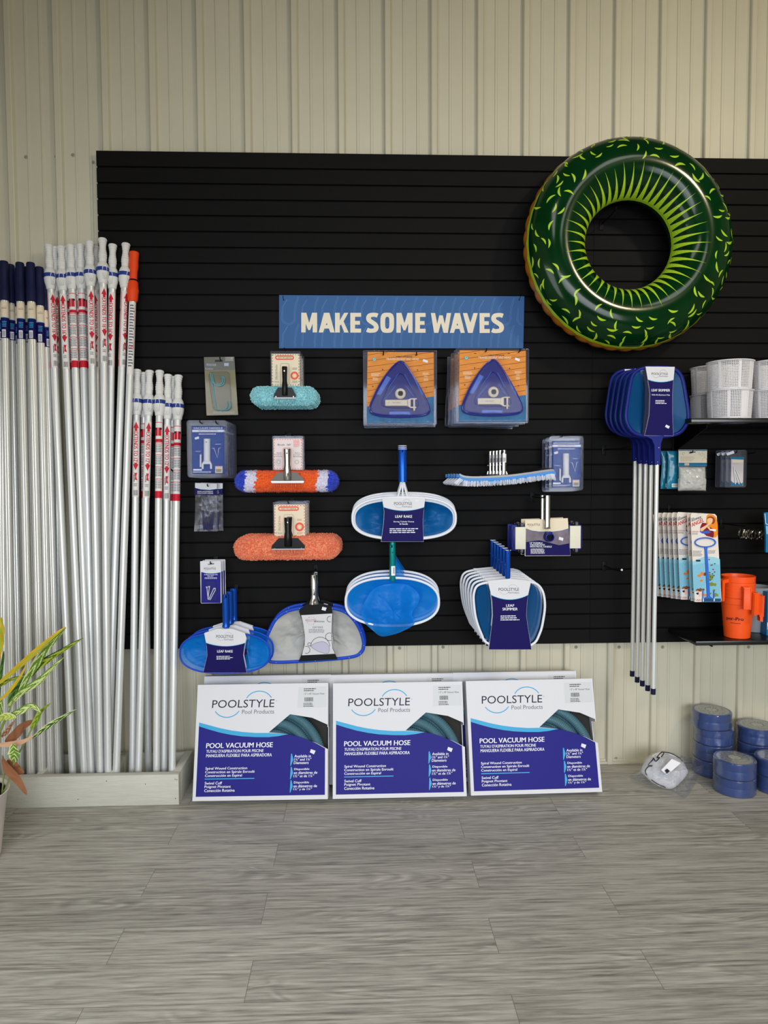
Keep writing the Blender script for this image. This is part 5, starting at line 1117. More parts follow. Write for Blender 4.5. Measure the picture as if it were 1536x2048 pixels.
# --- professional leaf rake: blue frame, white bag
def rake_pro():
    f = Fr(360, 960, 3.84, 1040, 1180, -.20); t = thing('leaf_rake', f.o, 'x', 'leaf rake')
    out = smooth_loop([(920, 985), (820, 1010), (740, 1065), (690, 1150), (655, 1240), (648, 1310), (670, 1375), (740, 1400), (1040, 1385), (1300, 1362), (1385, 1330), (1412, 1270), (1390, 1170), (1340, 1080), (1270, 1015), (1170, 985), (1040, 975)], 85)
    o = [f(*p) for p in out]; mb = MB(); rim(mb, o, .0075, M_frameblue, 0, sq=1.1, seg=8)
    for i in range(0, 85, 5): x, z = o[i % len(o)]; mb.sphere((x, -.0078, z), .0016, M_white, 6, 4)
    mb.build('frame', t, label='deep blue moulded frame')
    net_sheet([f(1035+(x-1035)*.96, 1190+(y-1190)*.95) for x, y in out], .05, M_netwhite, .035, 15, 0, seed=12, nr=22).build('net', t, smooth=60, label='white mesh bag')
    mb = MB(); x0, zt = f(1028, 725); zb = f(0, 950)[1]; r = (f(1056, 0)[0]-f(1002, 0)[0])/2
    mb.lathe([(r*1.7, zb-.006), (r*1.45, zb+.006), (r*1.02, zb+.022), (r, zb+.04), (r, zt-.002), (r*.92, zt), (r*.8, zt)], M_chrome, 20, Matrix.Translation((x0, -.004, 0)))
    for zz in (750, 850, 885): mb.raw([(x0+.0028*math.cos(k), -r*1.04-.004, f(0, zz)[1]+.003*math.sin(k)) for k in [2*PI*j/8 for j in range(8)]], [tuple(range(8))], M_hole)
    mb.build('handle', t, label='chrome socket handle')
    mb = MB(); mb.prism(f.many((915, 1005), (925, 985), (985, 945), (1075, 942), (1165, 965), (1175, 1040), (1165, 1200), (1175, 1290), (1210, 1372), (912, 1390), (945, 1310), (962, 1200), (950, 1110)), 0, .0012, M_black)
    mb.poly(f.many((932, 1035), (1170, 1022), (1163, 1200), (1172, 1290), (1190, 1330), (938, 1342), (958, 1260), (962, 1200), (950, 1110)), mat('silver_card', (206, 206, 210), .4), .0004)
    text_px(mb, f, 'POOLSTYLE', 965, 1066, 1048, 1084, mat('magenta_print', (170, 60, 96), .45), .0, .0006); text_px(mb, f, 'PROFESSIONAL', 1030, 1078, 1112, 1089, M_ink, .02, .0006)
    for i in range(12): a = 2*PI*i/12; c = f(1008+32*math.cos(a), 1078+30*math.sin(a)); mb.disc(c[0], c[1], .0009+.0004*(i % 3), mat('magenta_print', (170, 60, 96), .45) if i % 2 else M_ink, .0006, 8)
    text_px(mb, f, 'LEAF RAKE', 1020, 1120, 1098, 1133, M_ink, .0, .0006); bars_px(mb, f, 990, 1138, 1128, 1172, M_grey, 4)
    for x, y, r_, a0, a1 in ((1152, 1065, 22, 70, 290), (1148, 1200, 30, 62, 298), (995, 1258, 13, 0, 360), (972, 1300, 28, -110, 110), (1078, 1275, 74, 0, 180)): c = f(x, y); mb.arc(c[0], c[1], r_/3.84*.00236, a0, a1, .0022, M_ink, .0006, 24)
    c = [f(1010, 1275), f(1050, 1245), f(1110, 1240), f(1145, 1275), (f(1138, 1325)), f(1070, 1315)]; mb.poly(smooth_loop(c, 30), mat('lilac_print', (184, 182, 204), .45), .0008); mb.line(smooth_loop(c, 30), .0012, M_ink, .0009, closed=True)
    mb.poly(f.many((1095, 970), (1127, 978), (1118, 1002), (1088, 994)), M_sticker, .0006)
    sleeve_shift(mb, -.0105).build('sleeve', t, smooth=0, label='black and silver printed sleeve')
    t.rotation_euler = (0, 0, 0)
    stack(t, 2, (.004, .06, .006), 'deep blue professional leaf rake with white bag and chrome handle', 'professional leaf rakes with white bags'); hook(627, 1147, -.20, 'hook above the chrome handle of the white-bagged leaf rakes')
rake_pro()

# --- white-rimmed rake with bright blue bag and teal handle
def rake_teal():
    f = Fr(680, 1060, 3.4909, 365, 480, -.24); t = thing('leaf_rake', f.o, 'x', 'leaf rake')
    out = [(365+325*math.copysign(abs(math.cos(a))**.82, math.cos(a)), 505-163*math.copysign(abs(math.sin(a))**.88, math.sin(a))-(8 if math.sin(a) > 0 else 0)) for a in [2*PI*i/72 for i in range(72)]]
    o = [f(*p) for p in out]; mb = MB(); rim(mb, o, .0062, M_framewhite, 0, seg=10); mb.build('frame', t)
    net_sheet([f(365+(x-365)*.97, 505+(y-505)*.96) for x, y in out], .03, M_netbright, .012, 14, 0, seed=4).build('net', t, smooth=180, label='bright blue mesh inside the rim')
    # the bag itself hangs forward over the lower rim in folds
    bag = smooth_loop([(150, 560), (200, 450), (260, 395), (365, 372), (480, 385), (550, 450), (540, 520), (500, 580), (520, 650), (455, 695), (380, 725), (290, 740), (230, 700), (170, 640)], 70)
    bp = [f(*p) for p in bag]; mb = net_sheet(bp, -.035, M_netbright, .022, 16, -.008, seed=9); mb.build('bag', t, smooth=180, label='bright blue bag sagging over the rim')
    mb = MB(); x0, zt = f(366, 105); zb = f(0, 352)[1]; r = (f(387, 0)[0]-f(343, 0)[0])/2; mb.lathe([(r*.9, zb-.004), (r, zb), (r, zt), (r*.8, zt)], M_tealanod, 18, Matrix.Translation((x0, -.004, 0)))
    h = mb.build('handle', t, label='teal metal handle'); mb = MB(); mb.wrap = r; mb.rect(-.007, f(0, 318)[1], .014, f(0, 252)[1], M_wp, .0004); mb.rect(.002, f(0, 305)[1], .003, f(0, 262)[1], M_barcode, .0006); mb.rect(.0045, f(0, 305)[1], .006, f(0, 262)[1], M_barcode, .0006); mb.rect(.0075, f(0, 305)[1], .0085, f(0, 262)[1], M_barcode, .0006)
    mb.wrap = None; mb.v = [(x+x0, y-.004, z) for x, y, z in mb.v]; mb.raw([(x0+.0024*math.cos(k), -r-.0048, f(0, 157)[1]+.003*math.sin(k)) for k in [2*PI*j/8 for j in range(8)]], [tuple(range(8))], M_hole); mb.build('handle_label', h, smooth=0)
    mb = MB(); mb.grid(lambda u, v: (lambda p: (p[0], .006+.02*math.sin(PI*u)*v+.006*noise.noise(Vector((u*4, v*4, 1))), p[1]))(f(388+(8+95*v)*u, 215+(145)*v+20*u)), 10, 14, M_netbright); mb.build('net_flap', t, smooth=180)
    stack(t, 3, (.003, .045, .010), 'white-rimmed leaf rake with teal handle and bright blue bag', 'white-rimmed leaf rakes with teal handles'); hook(784, 1095, -.26, 'hook inside the teal handles of the bright blue leaf rakes')
rake_teal()

# --- curved brush, chrome back
def curved_brush():
    f = Fr(880, 860, 4.0421, 530, 350, -.26); t = thing('pool_brush', f.o, 'x', 'brush'); Mbl = mat('blue_rubber', (72, 140, 214), .4); P = lambda x, y, d=0: Vector((f(x, y)[0], -d, f(x, y)[1]))
    top = open_curve([(155, 360), (200, 378), (300, 383), (530, 372), (700, 352), (850, 330), (905, 325), (918, 335)], 7)
    zb = lambda p: f(p[0], p[1]+18)
    mb = MB(); n = len(top); a = [f(p[0], p[1]) for p in [(q.x, q.y) for q in [Vector(k) for k in [(v.x, v.y) if hasattr(v, 'x') else v for v in top]]]] if False else [f(v[0], v[1]) for v in top]
    for (y0, y1, up_, dn, m) in ((-.012, .012, .0, -.0085, mat('steel_plate', (92, 90, 88), .3, metal=.9)),): mb.raw([(x, y0, z+.005) for x, z in a]+[(x, y0, z-.004) for x, z in a]+[(x, y1, z+.011) for x, z in a]+[(x, y1, z+.002) for x, z in a], [(i+n, i+1+n, i+1, i) for i in range(n-1)]+[(i, i+1, i+1+2*n, i+2*n) for i in range(n-1)]+[(i+2*n, i+1+2*n, i+1+3*n, i+3*n) for i in range(n-1)], m)
    for i in range(3, n-2, 6): mb.sphere((a[i][0], -.010, a[i][1]+.0072), .0022, M_chrome, 8, 5)
    mb.build('back_plate', t, smooth=40, label='curved chrome back plate')
    mb = MB(); mb.tube([(x, -.006, z-.012) for x, z in a], .0078, Mbl, 8, sq=1.6); mb.tube([(x, -.006, z-.020) for x, z in a], .0045, mat('pale_blue_rubber', (150, 190, 230), .4), 8, sq=2.6)
    for s in range(3): mb.box(a[0][0]-.014+s*.005, a[0][0]-.010+s*.005, -.012, .008, a[0][1]-.014, a[0][1]+.002, Mbl, b=.001)
    mb.build('rubber_strip', t, label='blue rubber strip')
    mb = MB(); r = random.Random(4)
    for i in range(800):
        u = r.random()*(n-1); k = int(u); x = a[k][0]+(a[k+1][0]-a[k][0])*(u-k); z = a[k][1]+(a[k+1][1]-a[k][1])*(u-k); yy = r.uniform(-.014, .012); e = (x-a[0][0])/(a[-1][0]-a[0][0])
        l = r.uniform(.018, .026); sx = (e-.5)*.01+r.uniform(-.003, .003)-(.02 if e < .04 else 0); mb.tube([(x, yy-.004, z-.017), (x+sx, yy-.004+r.uniform(-.003, .003), z-.018-l)], [.0015, .0009], M_wl2, 4)
    mb.build('bristles', t, smooth=60)
    x0, zt = f(512, 163); zb_ = f(0, 360)[1]; rr = (f(532, 0)[0]-f(492, 0)[0])/2
    mb = MB(); M = Matrix.Translation((x0+.002, -.002, 0)); mb.lathe([(rr*1.2, zb_-.004), (rr, zb_+.012), (rr, zt), (rr*.8, zt)], M_chrome, 18, M)
    mb.prism([(x0-.018, zb_-.004), (x0+.022, zb_-.004), (x0+rr+.002, zb_+.016), (x0-rr, zb_+.016)], 0, .002, M_chrome); h = mb.build('handle', t, label='chrome handle')
    mb = MB(); pin_knobs(mb, x0+.001, f(0, 283)[1], .0115, .0018); mb.build('pin', h); mb = MB(); mb.wrap = rr; mb.rect(-.008, f(0, 265)[1], .012, f(0, 195)[1], M_wp, .0004)
    for i in range(6): mb.rect(-.006+i*.0022, f(0, 258)[1], -.006+i*.0022+.001, f(0, 225)[1], M_barcode, .0006)
    mb.wrap = None; mb.v = [(x+x0+.002, y-.002, z) for x, y, z in mb.v]; mb.build('handle_label', h, smooth=0)
    stack(t, 5, (-.0075, .043, .0), 'curved chrome-backed brush with blue strip and white bristles', 'curved chrome-backed brushes'); hook(1006, 905, -.28, 'hook inside the handles of the curved chrome brushes')
M_wl2 = mat('white_bristle', (226, 228, 240), .5); curved_brush()

# --- flexible vacuum head with metal handle
def flex_head():
    f = Fr(880, 860, 4.0421, 860, 850, -.22); t = thing('flexible_vacuum_head', f.o, 'x', 'vacuum head')
    Mwt = mat('weight_cream', (222, 220, 204), .5); Mph = mat('card_photo_grey', (118, 108, 122), .45, noise_amt=.25, nscale=25); Mwh = mat('grey_wheel', (92, 92, 104), .5)
    mb = MB(); mb.prism(f.many((683, 1018), (1052, 1015), (1030, 712), (686, 726)), -.006, -.004, M_cream); mb.y = -.006
    cur = [(690, 795), (740, 812), (800, 820), (900, 822), (980, 812), (1035, 795)]; mb.poly([f(688, 1015), f(1051, 1013)]+[f(*p) for p in cur[::-1]], M_navyd, .0004)
    mb.poly([f(694, 905), f(800, 890), f(960, 930), f(1043, 915)]+[f(*p) for p in cur[::-1]], Mph, .0005); mb.line([f(*p) for p in cur], .0012, M_cyan, .0007)
    text_px(mb, f, 'POOLSTYLE', 705, 757, 805, 773, M_ink, 0); c = f(775, 768); mb.arc(c[0], c[1], .010, 20, 160, .0006, M_grey); c = f(730, 768); mb.arc(c[0], c[1], .010, 200, 340, .0006, M_grey)
    text_px(mb, f, '14" FLEXIBLE', 724, 905, 826, 919, M_wp, .02, .0008); text_px(mb, f, 'VACUUM HEAD', 724, 920, 845, 934, M_wp, .02, .0008); text_px(mb, f, 'WITH METAL HANDLE', 724, 935, 900, 949, M_wp, .02, .0008); bars_px(mb, f, 730, 955, 860, 1000, M_wp, 5, .0008)
    mb.poly(f.many((960, 862), (995, 872), (990, 895), (956, 885)), M_sticker, .0009); mb.build('card', t, smooth=0)
    mb = MB(); a = f(575, 1000); b = f(1140, 745); mb.box(a[0], b[0], -.002, .012, a[1]+.014, b[1]-.01, M_framenavy, b=.004); bd = mb.build('body', t, label='navy flexible body')
    for i, (x0, y0, x1, y1) in enumerate(((603, 782, 688, 962), (1042, 772, 1130, 955))):
        p = f(x0, y1); q = f(x1, y0); mb = MB(); mb.box(p[0], q[0], -.018, -.004, p[1], q[1], Mwt, b=.002); mb.raw([((p[0]+q[0])/2+.001*math.cos(k), -.0183, (p[1]+q[1])/2+.001*math.sin(k)) for k in [2*PI*j/6 for j in range(6)]], [tuple(range(6))], M_hole); mb.build('weight', t, label='cream side weight')
        xc = (p[0]+q[0])/2
        for z in (q[1]+.009, p[1]-.009):
            mb = MB(); M = Matrix.Translation((xc+.006, -.010, z)) @ Matrix.Rotation(R(90), 4, 'Y'); mb.lathe([(.004, -.007), (.010, -.006), (.011, 0), (.010, .006), (.004, .007)], Mwh, 16, M); mb.box(xc-.014, xc-.003, -.018, 0, z-.008, z+.008, M_black, b=.002); mb.build('wheel', t)
        s = -1 if i == 0 else 1; mb = MB(); xs = (p[0]-.006) if i == 0 else q[0]+.004
        mb.tube([(xs, -.004, q[1]+.002), (xs+s*.004, -.004, q[1]-.02), (xs+s*.005, -.004, p[1]+.01), (xs+s*.002, -.004, p[1]-.002)], .0028, M_framenavy, 6); mb.build('side_bumper', t)
    x0, zt = f(858, 525); zb = f(0, 790)[1]; r = (f(880, 0)[0]-f(830, 0)[0])/2
    mb = MB(); M = Matrix.Translation((x0, -.022, 0)); mb.lathe([(r*1.2, zb-.006), (r, zb+.004), (r, zt-.002), (r*.9, zt), (r*.75, zt)], M_chrome, 20, M); h = mb.build('handle', t, label='chrome handle')
    mb = MB(); pin_knobs(mb, x0, f(0, 688)[1], .0115, .0016); mb.v = [(x, y-.022, z) for x, y, z in mb.v]; mb.build('pin', h)
    c = f(872, 862); mb = MB(); M = Matrix.Translation((c[0], -.018, c[1])) @ Matrix.Rotation(R(90), 4, 'X') ; mb.lathe([(.024, -.01), (.0225, .002), (.021, .010), (.0205, .022), (.0165, .023), (.015, .0)], M_framenavy, 24, M, caps=False); mb.lathe([(.0155, .004), (.0001, .004)], M_hole, 20, M, caps=False)
    mb.box(c[0]-.017, c[0]+.014, -.032, -.008, c[1]+.008, c[1]+.026, M_framenavy, b=.003); mb.build('swivel', t, label='navy hose swivel')
    stack(t, 2, (-.004, .065, .0), 'navy flexible vacuum head with cream weights and chrome handle', 'flexible vacuum heads'); hook(1088, 995, -.25, 'hook inside the chrome handles of the flexible vacuum heads')
flex_head()
hook(1243, 1143, -.26, 'bare long black hook with a pale tip, holding nothing', white=True, tip=True)

# ================================================================== INFLATABLE RING
def ring():
    c = at(1255, 491, -.165); t = thing('swim_ring', c, 'big green inflatable kiwi swim ring hanging at the upper right', 'swim ring')
    Mg = mat('kiwi_vinyl', (1, 44, 15), .14, coat=.14, spec=.22, noise_amt=.3, nscale=6); Ml = mat('kiwi_lime', (168, 204, 44), .3, coat=.2); Mb = mat('kiwi_brown', (168, 104, 30), .35, coat=.2); Ms = mat('kiwi_seed', (10, 22, 14), .3)
    RR, rr = .356, .142
    def S(th, ph, off=0):
        # th round the ring, ph round the tube: 0 faces the room, +90 outer edge, -90 inner edge
        r = rr+off; k = math.exp(-((math.degrees(ph)-80)/7)**2)*.004*abs(math.sin(th*21)) if ph > 0 else 0
        w1 = .0030*math.exp(-((math.degrees(ph)+78)/22)**2)*(math.cos(th*44)-.5)
        w2 = (.010*abs(math.sin(th*21))**.5-.006)*min(1, max(0, (math.degrees(ph)-80)/12)) if ph > 1.4 and ph < 2.9 else 0
        r = r-k+w1+w2; rad = RR+r*math.sin(ph)*(1.0)
        return (rad*math.cos(th), -r*math.cos(ph)*.92, rad*math.sin(th))
    mb = MB(); NU, NV = 264, 72
    def fn(u, v): return S(2*PI*u, R(-180+360*v))
    def mf(u, v):
        d = -180+360*v
        return Mb if (d > 79 or d < -150) else (Ml if d > 69.5 or (-84 > d > -93) else Mg)
    mb.grid(lambda u, v: fn(u, v), NU, NV, Mg, cu=True, cv=True, mf=mf)
    r = random.Random(11)
    def patch(pts, m, off=.0008): mb.raw([S(a, p, off) for a, p in pts], [tuple(range(len(pts)))], m)
    # slender lime rays round the hole
    N = 44
    for i in range(N):
        th = 2*PI*(i+.5)/N; ln = R(-3-r.uniform(0, 10)); w0 = 2*PI/N*.48
        st = 10; L = []; Q = []
        for k in range(st+1):
            f_ = k/st; ph = R(-89)+(ln-R(-89))*f_; w_ = w0*(1-f_)**1.6+.003*(1-f_)
            L.append((th+w_, ph)); Q.append((th-w_, ph))
        for k in range(st): patch([Q[k], L[k], L[k+1], Q[k+1]], Ml, .0009)
        a = th+PI/N; pts = [(a+.022*math.cos(x), R(-52)+.075*math.sin(x)) for x in [2*PI*j/12 for j in range(12)]]; patch(pts, Ms, .0010)
    # lime crescents on the outer half
    rows = [(8, 24), (22, 30), (36, 34), (50, 36), (62, 38)]
    for j, (deg, n) in enumerate(rows):
        for i in range(n):
            if r.random() < .12: continue
            th0 = 2*PI*(i+.5*(j % 2)+r.uniform(-.25, .25))/n; ph0 = R(deg+r.uniform(-4, 4)); rot = r.uniform(0, 2*PI) if r.random() < .35 else r.choice((0, PI))+r.uniform(-.7, .7)+(PI/2 if r.random() < .45 else 0); ln = r.uniform(.019, .028); q = []; rad = RR+rr*math.sin(ph0)
            up_ = []; lo_ = []
            for k in range(9):
                f_ = k/8*2-1; x = f_*ln; y = .30*ln*(1-f_*f_); wd = .42*ln*(1-f_*f_)**.8
                for lst, yy in ((up_, y+wd*.5), (lo_, y-wd*.5)):
                    xx = x*math.cos(rot)-yy*math.sin(rot); y2 = x*math.sin(rot)+yy*math.cos(rot); lst.append((th0+xx/rad, ph0+y2/rr))
            for k in range(8): patch([up_[k], up_[k+1], lo_[k+1], lo_[k]], Ml, .0009)
    mb.build('ring', t, smooth=60)
    mb = MB()
    for i in range(42):   # pinched weld tabs along the outer seam
        pass
    mb.lathe([(.008, 0), (.008, .006), (.006, .010), (.0001, .010)], mat('clear_valve', (190, 200, 190), .2), 12, Matrix.Translation((-.27, -.135*.92+.02, -.32)) @ Matrix.Rotation(R(90), 4, 'X')) if 0 else mb.lathe([(.007, 0), (.007, .006), (.005, .009), (.0001, .009)], mat('clear_valve', (60, 120, 60), .2), 12, Matrix.Translation((.0, .118, -.36)) @ Matrix.Rotation(R(-90), 4, 'X'))
    mb.build('valve', t)
    hook(1232, 418, -.22, 'black hook inside the top of the green ring', tip=True)
ring()

# ================================================================== LONG-POLE SKIMMERS
def pole_skimmer():
    f = Fr(1200, 700, 3.4137, 400, 350, -.36); t = thing('pole_skimmer', f.o, 'x', 'leaf skimmer')
    out = smooth_loop([(400, 118), (500, 128), (550, 170), (572, 240), (590, 340), (605, 440), (595, 500), (550, 560), (480, 585), (400, 590), (320, 588), (240, 570), (195, 520), (178, 450), (190, 340), (205, 240), (225, 170), (285, 128)], 84)
    o = [f(*p) for p in out]; mb = MB(); rim(mb, o, .0065, M_framenavy, 0, sq=1.2, seg=10); mb.build('frame', t, label='navy moulded frame')
    net_sheet([f(395+(x-395)*.94, 352+(y-352)*.95) for x, y in out], .02, M_netdark, .0015, 10, .002, seed=6).build('net', t, smooth=180, label='dark blue mesh')
    mb = MB(); mb.prism(f.many((305, 588), (430, 585), (412, 640), (410, 785), (372, 785), (368, 650), (350, 610)), -.011, .008, M_framenavy)
    p = f(398, 668); mb.sphere((p[0], -.0115, p[1]), .0022, M_white, 8, 5); p = f(390, 765); mb.sphere((p[0], -.0115, p[1]), .0016, M_white, 8, 5); mb.build('neck', t, label='navy neck socket')
    # pole
    a = f(391, 780); e0 = at(1304, 1379, -.36); b = (e0.x-f.o.x, e0.z-f.o.z)
    mb = MB(); mb.tube([(a[0], -.0015, a[1]), (b[0]+.018, -.0015, b[1])], .0098, M_aluw, 16); pl = mb.build('pole', t)
    mb = MB(); mb.tube([(b[0]+.018, -.0015, b[1]+.006), (b[0]+.018, -.0015, b[1]-.022)], .0112, M_navygrip, 16); mb.build('end_cap', pl, label='navy end cap')
    mb = MB(); wrap_card(mb, f, [(116, 303), (210, 320), (300, 335), (450, 330), (586, 300)], [(116, 502), (218, 493), (300, 488), (450, 490), (590, 498)], 116, 586, 205, 16)
    mb.prism(f.many((285, 150), (303, 125), (330, 300), (325, 450), (300, 585), (285, 580), (300, 400), (300, 250)), .001, .002, M_navygrip)
    logo(mb, f, 345, 157, 455, 172); text_px(mb, f, 'LEAF SKIMMER', 345, 268, 470, 285, M_wp, .03); text_px(mb, f, 'With 4ft Aluminum Pole', 345, 303, 470, 313, M_wp, .01); bars_px(mb, f, 372, 342, 450, 371, M_wp, 3)
    mb.poly(f.many((447, 510), (472, 522), (463, 538), (439, 525)), M_sticker, .0008)
    sleeve_shift(mb, -.0095).build('sleeve', t, smooth=0, label='navy and white printed sleeve')
    t.rotation_euler = (0, R(.55), 0)
    st = stack(t, 5, (-.003, .056, .0), 'navy leaf skimmer on a long aluminium pole, hung head up', 'navy pole skimmers hung head up'); 
    for i, o in enumerate(st): o.location.z += (0, .0, .006, .008, .022)[i]
    hook(1262, 893, -.38, 'dark hook under the heads of the navy pole skimmers')
pole_skimmer()

# ================================================================== UPPER SHELF AND BASKETS
def shelf(name, xa, xb, zt, dep, th, label, drop=.11):
    t = thing('wall_shelf', (xa, -.020, zt), label, 'shelf', 'black shelves on the slatwall'); mb = MB(); M_sh = mat('black_shelf', (15, 15, 16), .22, spec=.5); mb.box(0, xb-xa, -dep, 0, -th, 0, M_sh, b=.0012); mb.build('board', t)
    for x in (.10, .62, 1.3): 
        if x < xb-xa: mb = MB(); mb.prism([(0, -th), (0, -th-drop), (-.02, -th-drop), (-dep*.85, -th-min(drop, .018)), (-dep*.85, -th)], x, x+.004, M_blackmetal); mb.v = [(y, x_, z) for x_, y, z in mb.v]; mb.box(x-.008, x+.012, -.004, 0, -th-drop-.008, -th, M_blackmetal); mb.build('bracket', t)
    return t
p = at(1383, 836, -.42); shelf('s', p.x, 4.2, p.z, .40, .022, 'upper black shelf carrying the white perforated baskets')
USZ = p.z
def basket():
    t = thing('filter_basket', (0, 0, 0), 'x', 'basket'); H, r1, r0 = .133, .098, .091; mb = MB(); Mk = mat('basket_white', (224, 222, 226), .45); seg = 84
    def rad(z): return r0+(r1-r0)*z/H
    for j in range(17):    # hoops
        z = .008+j*(H-.018)/16; mb.lathe([(rad(z)+.0007, z-.0014), (rad(z)+.0007, z+.0014), (rad(z)-.0014, z+.0014), (rad(z)-.0014, z-.0014), (rad(z)+.0007, z-.0014)], Mk, seg, caps=False)
    for k in range(seg):
        a = 2*PI*k/seg; wd = .0013 if k % 12 else .0048; c, s = math.cos(a), math.sin(a)
        if k % 24 > 19: wd = .0036
        vs = []
        for z in (.004, H-.004):
            for q, e in ((-wd, -.001), (wd, -.001), (wd, .0008), (-wd, .0008)): R_ = rad(z)+e+(.001 if k % 12 == 0 and e > 0 else 0); vs.append((R_*c-q*s, R_*s+q*c, z))
        mb.raw(vs, [(0, 1, 5, 4), (1, 2, 6, 5), (2, 3, 7, 6), (3, 0, 4, 7)], Mk)
    mb.build('wall', t, smooth=0)
    mb = MB(); mb.lathe([(r1-.001, H-.006), (r1+.006, H-.005), (r1+.0065, H-.001), (r1+.004, H), (r1-.002, H)], Mk, 60, caps=False); mb.build('rim', t)
    mb = MB(); mb.lathe([(.0001, .001), (r0, .001), (r0+.001, .006), (r0-.002, .008), (.0001, .004)], Mk, 60, caps=False); mb.build('base', t); return t
bk = basket(); GBK = 'white perforated baskets on the upper shelf'; n = 0
for px, y, nm in ((1459, -.315, 'middle front stack'), (1424, -.14, 'rear left stack'), (1548, -.315, 'right front stack cut by the edge')):
    q = at(px, 800, y)
    for lv in (0, 1):
        o = bk if n == 0 else copy_tree(bk); n += 1; o.location = (q.x, y, USZ+.0005+lv*.1335); o.rotation_euler = (0, 0, rng.uniform(0, 6)); o['group'] = GBK; o['label'] = 'white perforated basket, %s, %s one' % (nm, ('lower', 'upper')[lv])
hook(1392, 862, -.10, 'dark empty hook under the left end of the upper shelf', tip=True); hook(1510, 905, -.18, 'dark empty hook to the right of the clear carded pins', tip=True); hook(1493, 1052, -.25, 'hook threaded through the steel clamp rings')

# ================================================================== SMALL PACKS, RIGHT
def media_bag():
    f = Fr(1200, 700, 3.4137, 630, 820, -.17); t = thing('media_bag', f.o, 'clear bag of white filter fibre under a cream and blue header card', 'bag')
    Mt = mat('header_teal', (34, 110, 150), .4); Mf = mat('white_fibre', (226, 222, 206), .85, bump=.6, bscale=60)
    mb = MB(); mb.prism(f.many((535, 795), (728, 792), (730, 680), (535, 680)), -.002, 0, M_cream); mb.y = -.002
    rect_px(mb, f, 536, 681, 729, 688, Mt); mb.poly(f.many((536, 793), (728, 791), (728, 770), (536, 770)), Mt, .0005); bars_px(mb, f, 548, 726, 650, 762, mat('faint_print', (190, 178, 160), .5), 4)
    c = f(568, 708); mb.arc(c[0], c[1], .006, 0, 300, .0009, M_ink); mb.text('aquatech', *f(575, 712), *f(595, 706), M_grey, 0) if 0 else None
    for x, y, r_ in ((708, 700, .008), (690, 716, .006), (715, 724, .005), (676, 706, .004), (712, 752, .011)): c = f(x, y); mb.arc(c[0], c[1], r_, 0, 330 if y < 740 else 180, .0007, Mt, .0007, 20)
    mb.poly(f.many((612, 694), (650, 694), (650, 700), (612, 700)), M_hole, .0008); rect_px(mb, f, 575, 772, 607, 788, mat('tan_sticker', (206, 186, 160), .5), .0008); mb.build('header_card', t, smooth=0)
    mb = MB()
    def fn(sg):
        def g(u, v):
            x = 538+(718-538)*u+(5 if v > .5 else 0)*(1-2*u)*-1; y = 798+(960-798)*v; p = f(x, y); e = (math.sin(PI*u)*math.sin(PI*v))**.35; d = .024*e+.010*noise.noise(Vector((u*5, v*5, 3)))*e+.006*noise.noise(Vector((u*12, v*12, 7)))*e
            return (p[0], -sg*d, p[1])
        return g
    mb.grid(fn(1), 40, 40, Mf); mb.grid(fn(-1), 12, 12, Mf); mb.build('fibre', t, smooth=180)
    mb = MB(); mb.grid(lambda u, v: (lambda p: (p[0], -.029*(math.sin(PI*u)*math.sin(PI*v))**.4-.003+.004*noise.noise(Vector((u*9, v*9, 9))), p[1]))(f(532+(724-532)*u, 792+(967-792)*v)), 24, 24, M_film); mb.build('bag', t, smooth=0); hook(1385, 905, -.20, 'small black hook holding the bag of white fibre and the teal bags')
media_bag()
def teal_bag(x, y, lab, i):
    f = Fr(1200, 700, 3.4137, x, 820, y); t = thing('teal_bag', f.o, lab, 'bag', 'teal wavy printed bags'); Mt = mat('teal_wave_print', (28, 128, 160), .3, coat=.4); Mw = mat('teal_wave_light', (120, 196, 214), .4); r = random.Random(i)
    mb = MB(); mb.grid(lambda u, v: (lambda p: (p[0], -.010*(math.sin(PI*u)*math.sin(PI*v))**.5+.0015*noise.noise(Vector((u*6, v*9, i))), p[1]))(f(x-45+100*u+4*math.sin(v*5), 690+(258)*v)), 20, 26, Mt); mb.build('pouch', t, smooth=180)
    mb = MB(); mb.y = -.0112
    for k in range(16):
        a, b = r.uniform(x-38, x+44), r.uniform(705, 900); mb.line([f(a, b), f(a+7, b-5), f(a+14, b-4)], .0009, Mw, .0004)
    rect_px(mb, f, x-22, 912, x+48, 936, M_wp, .0005); bars_px(mb, f, x-18, 916, x+40, 932, M_barcode, 2, .0007); mb.build('print', t, smooth=0)
teal_bag(505, -.13, 'teal wave-printed bag right behind the bag of white fibre', 1); teal_bag(462, -.09, 'rearmost teal wave-printed bag, beside the long poles', 2)
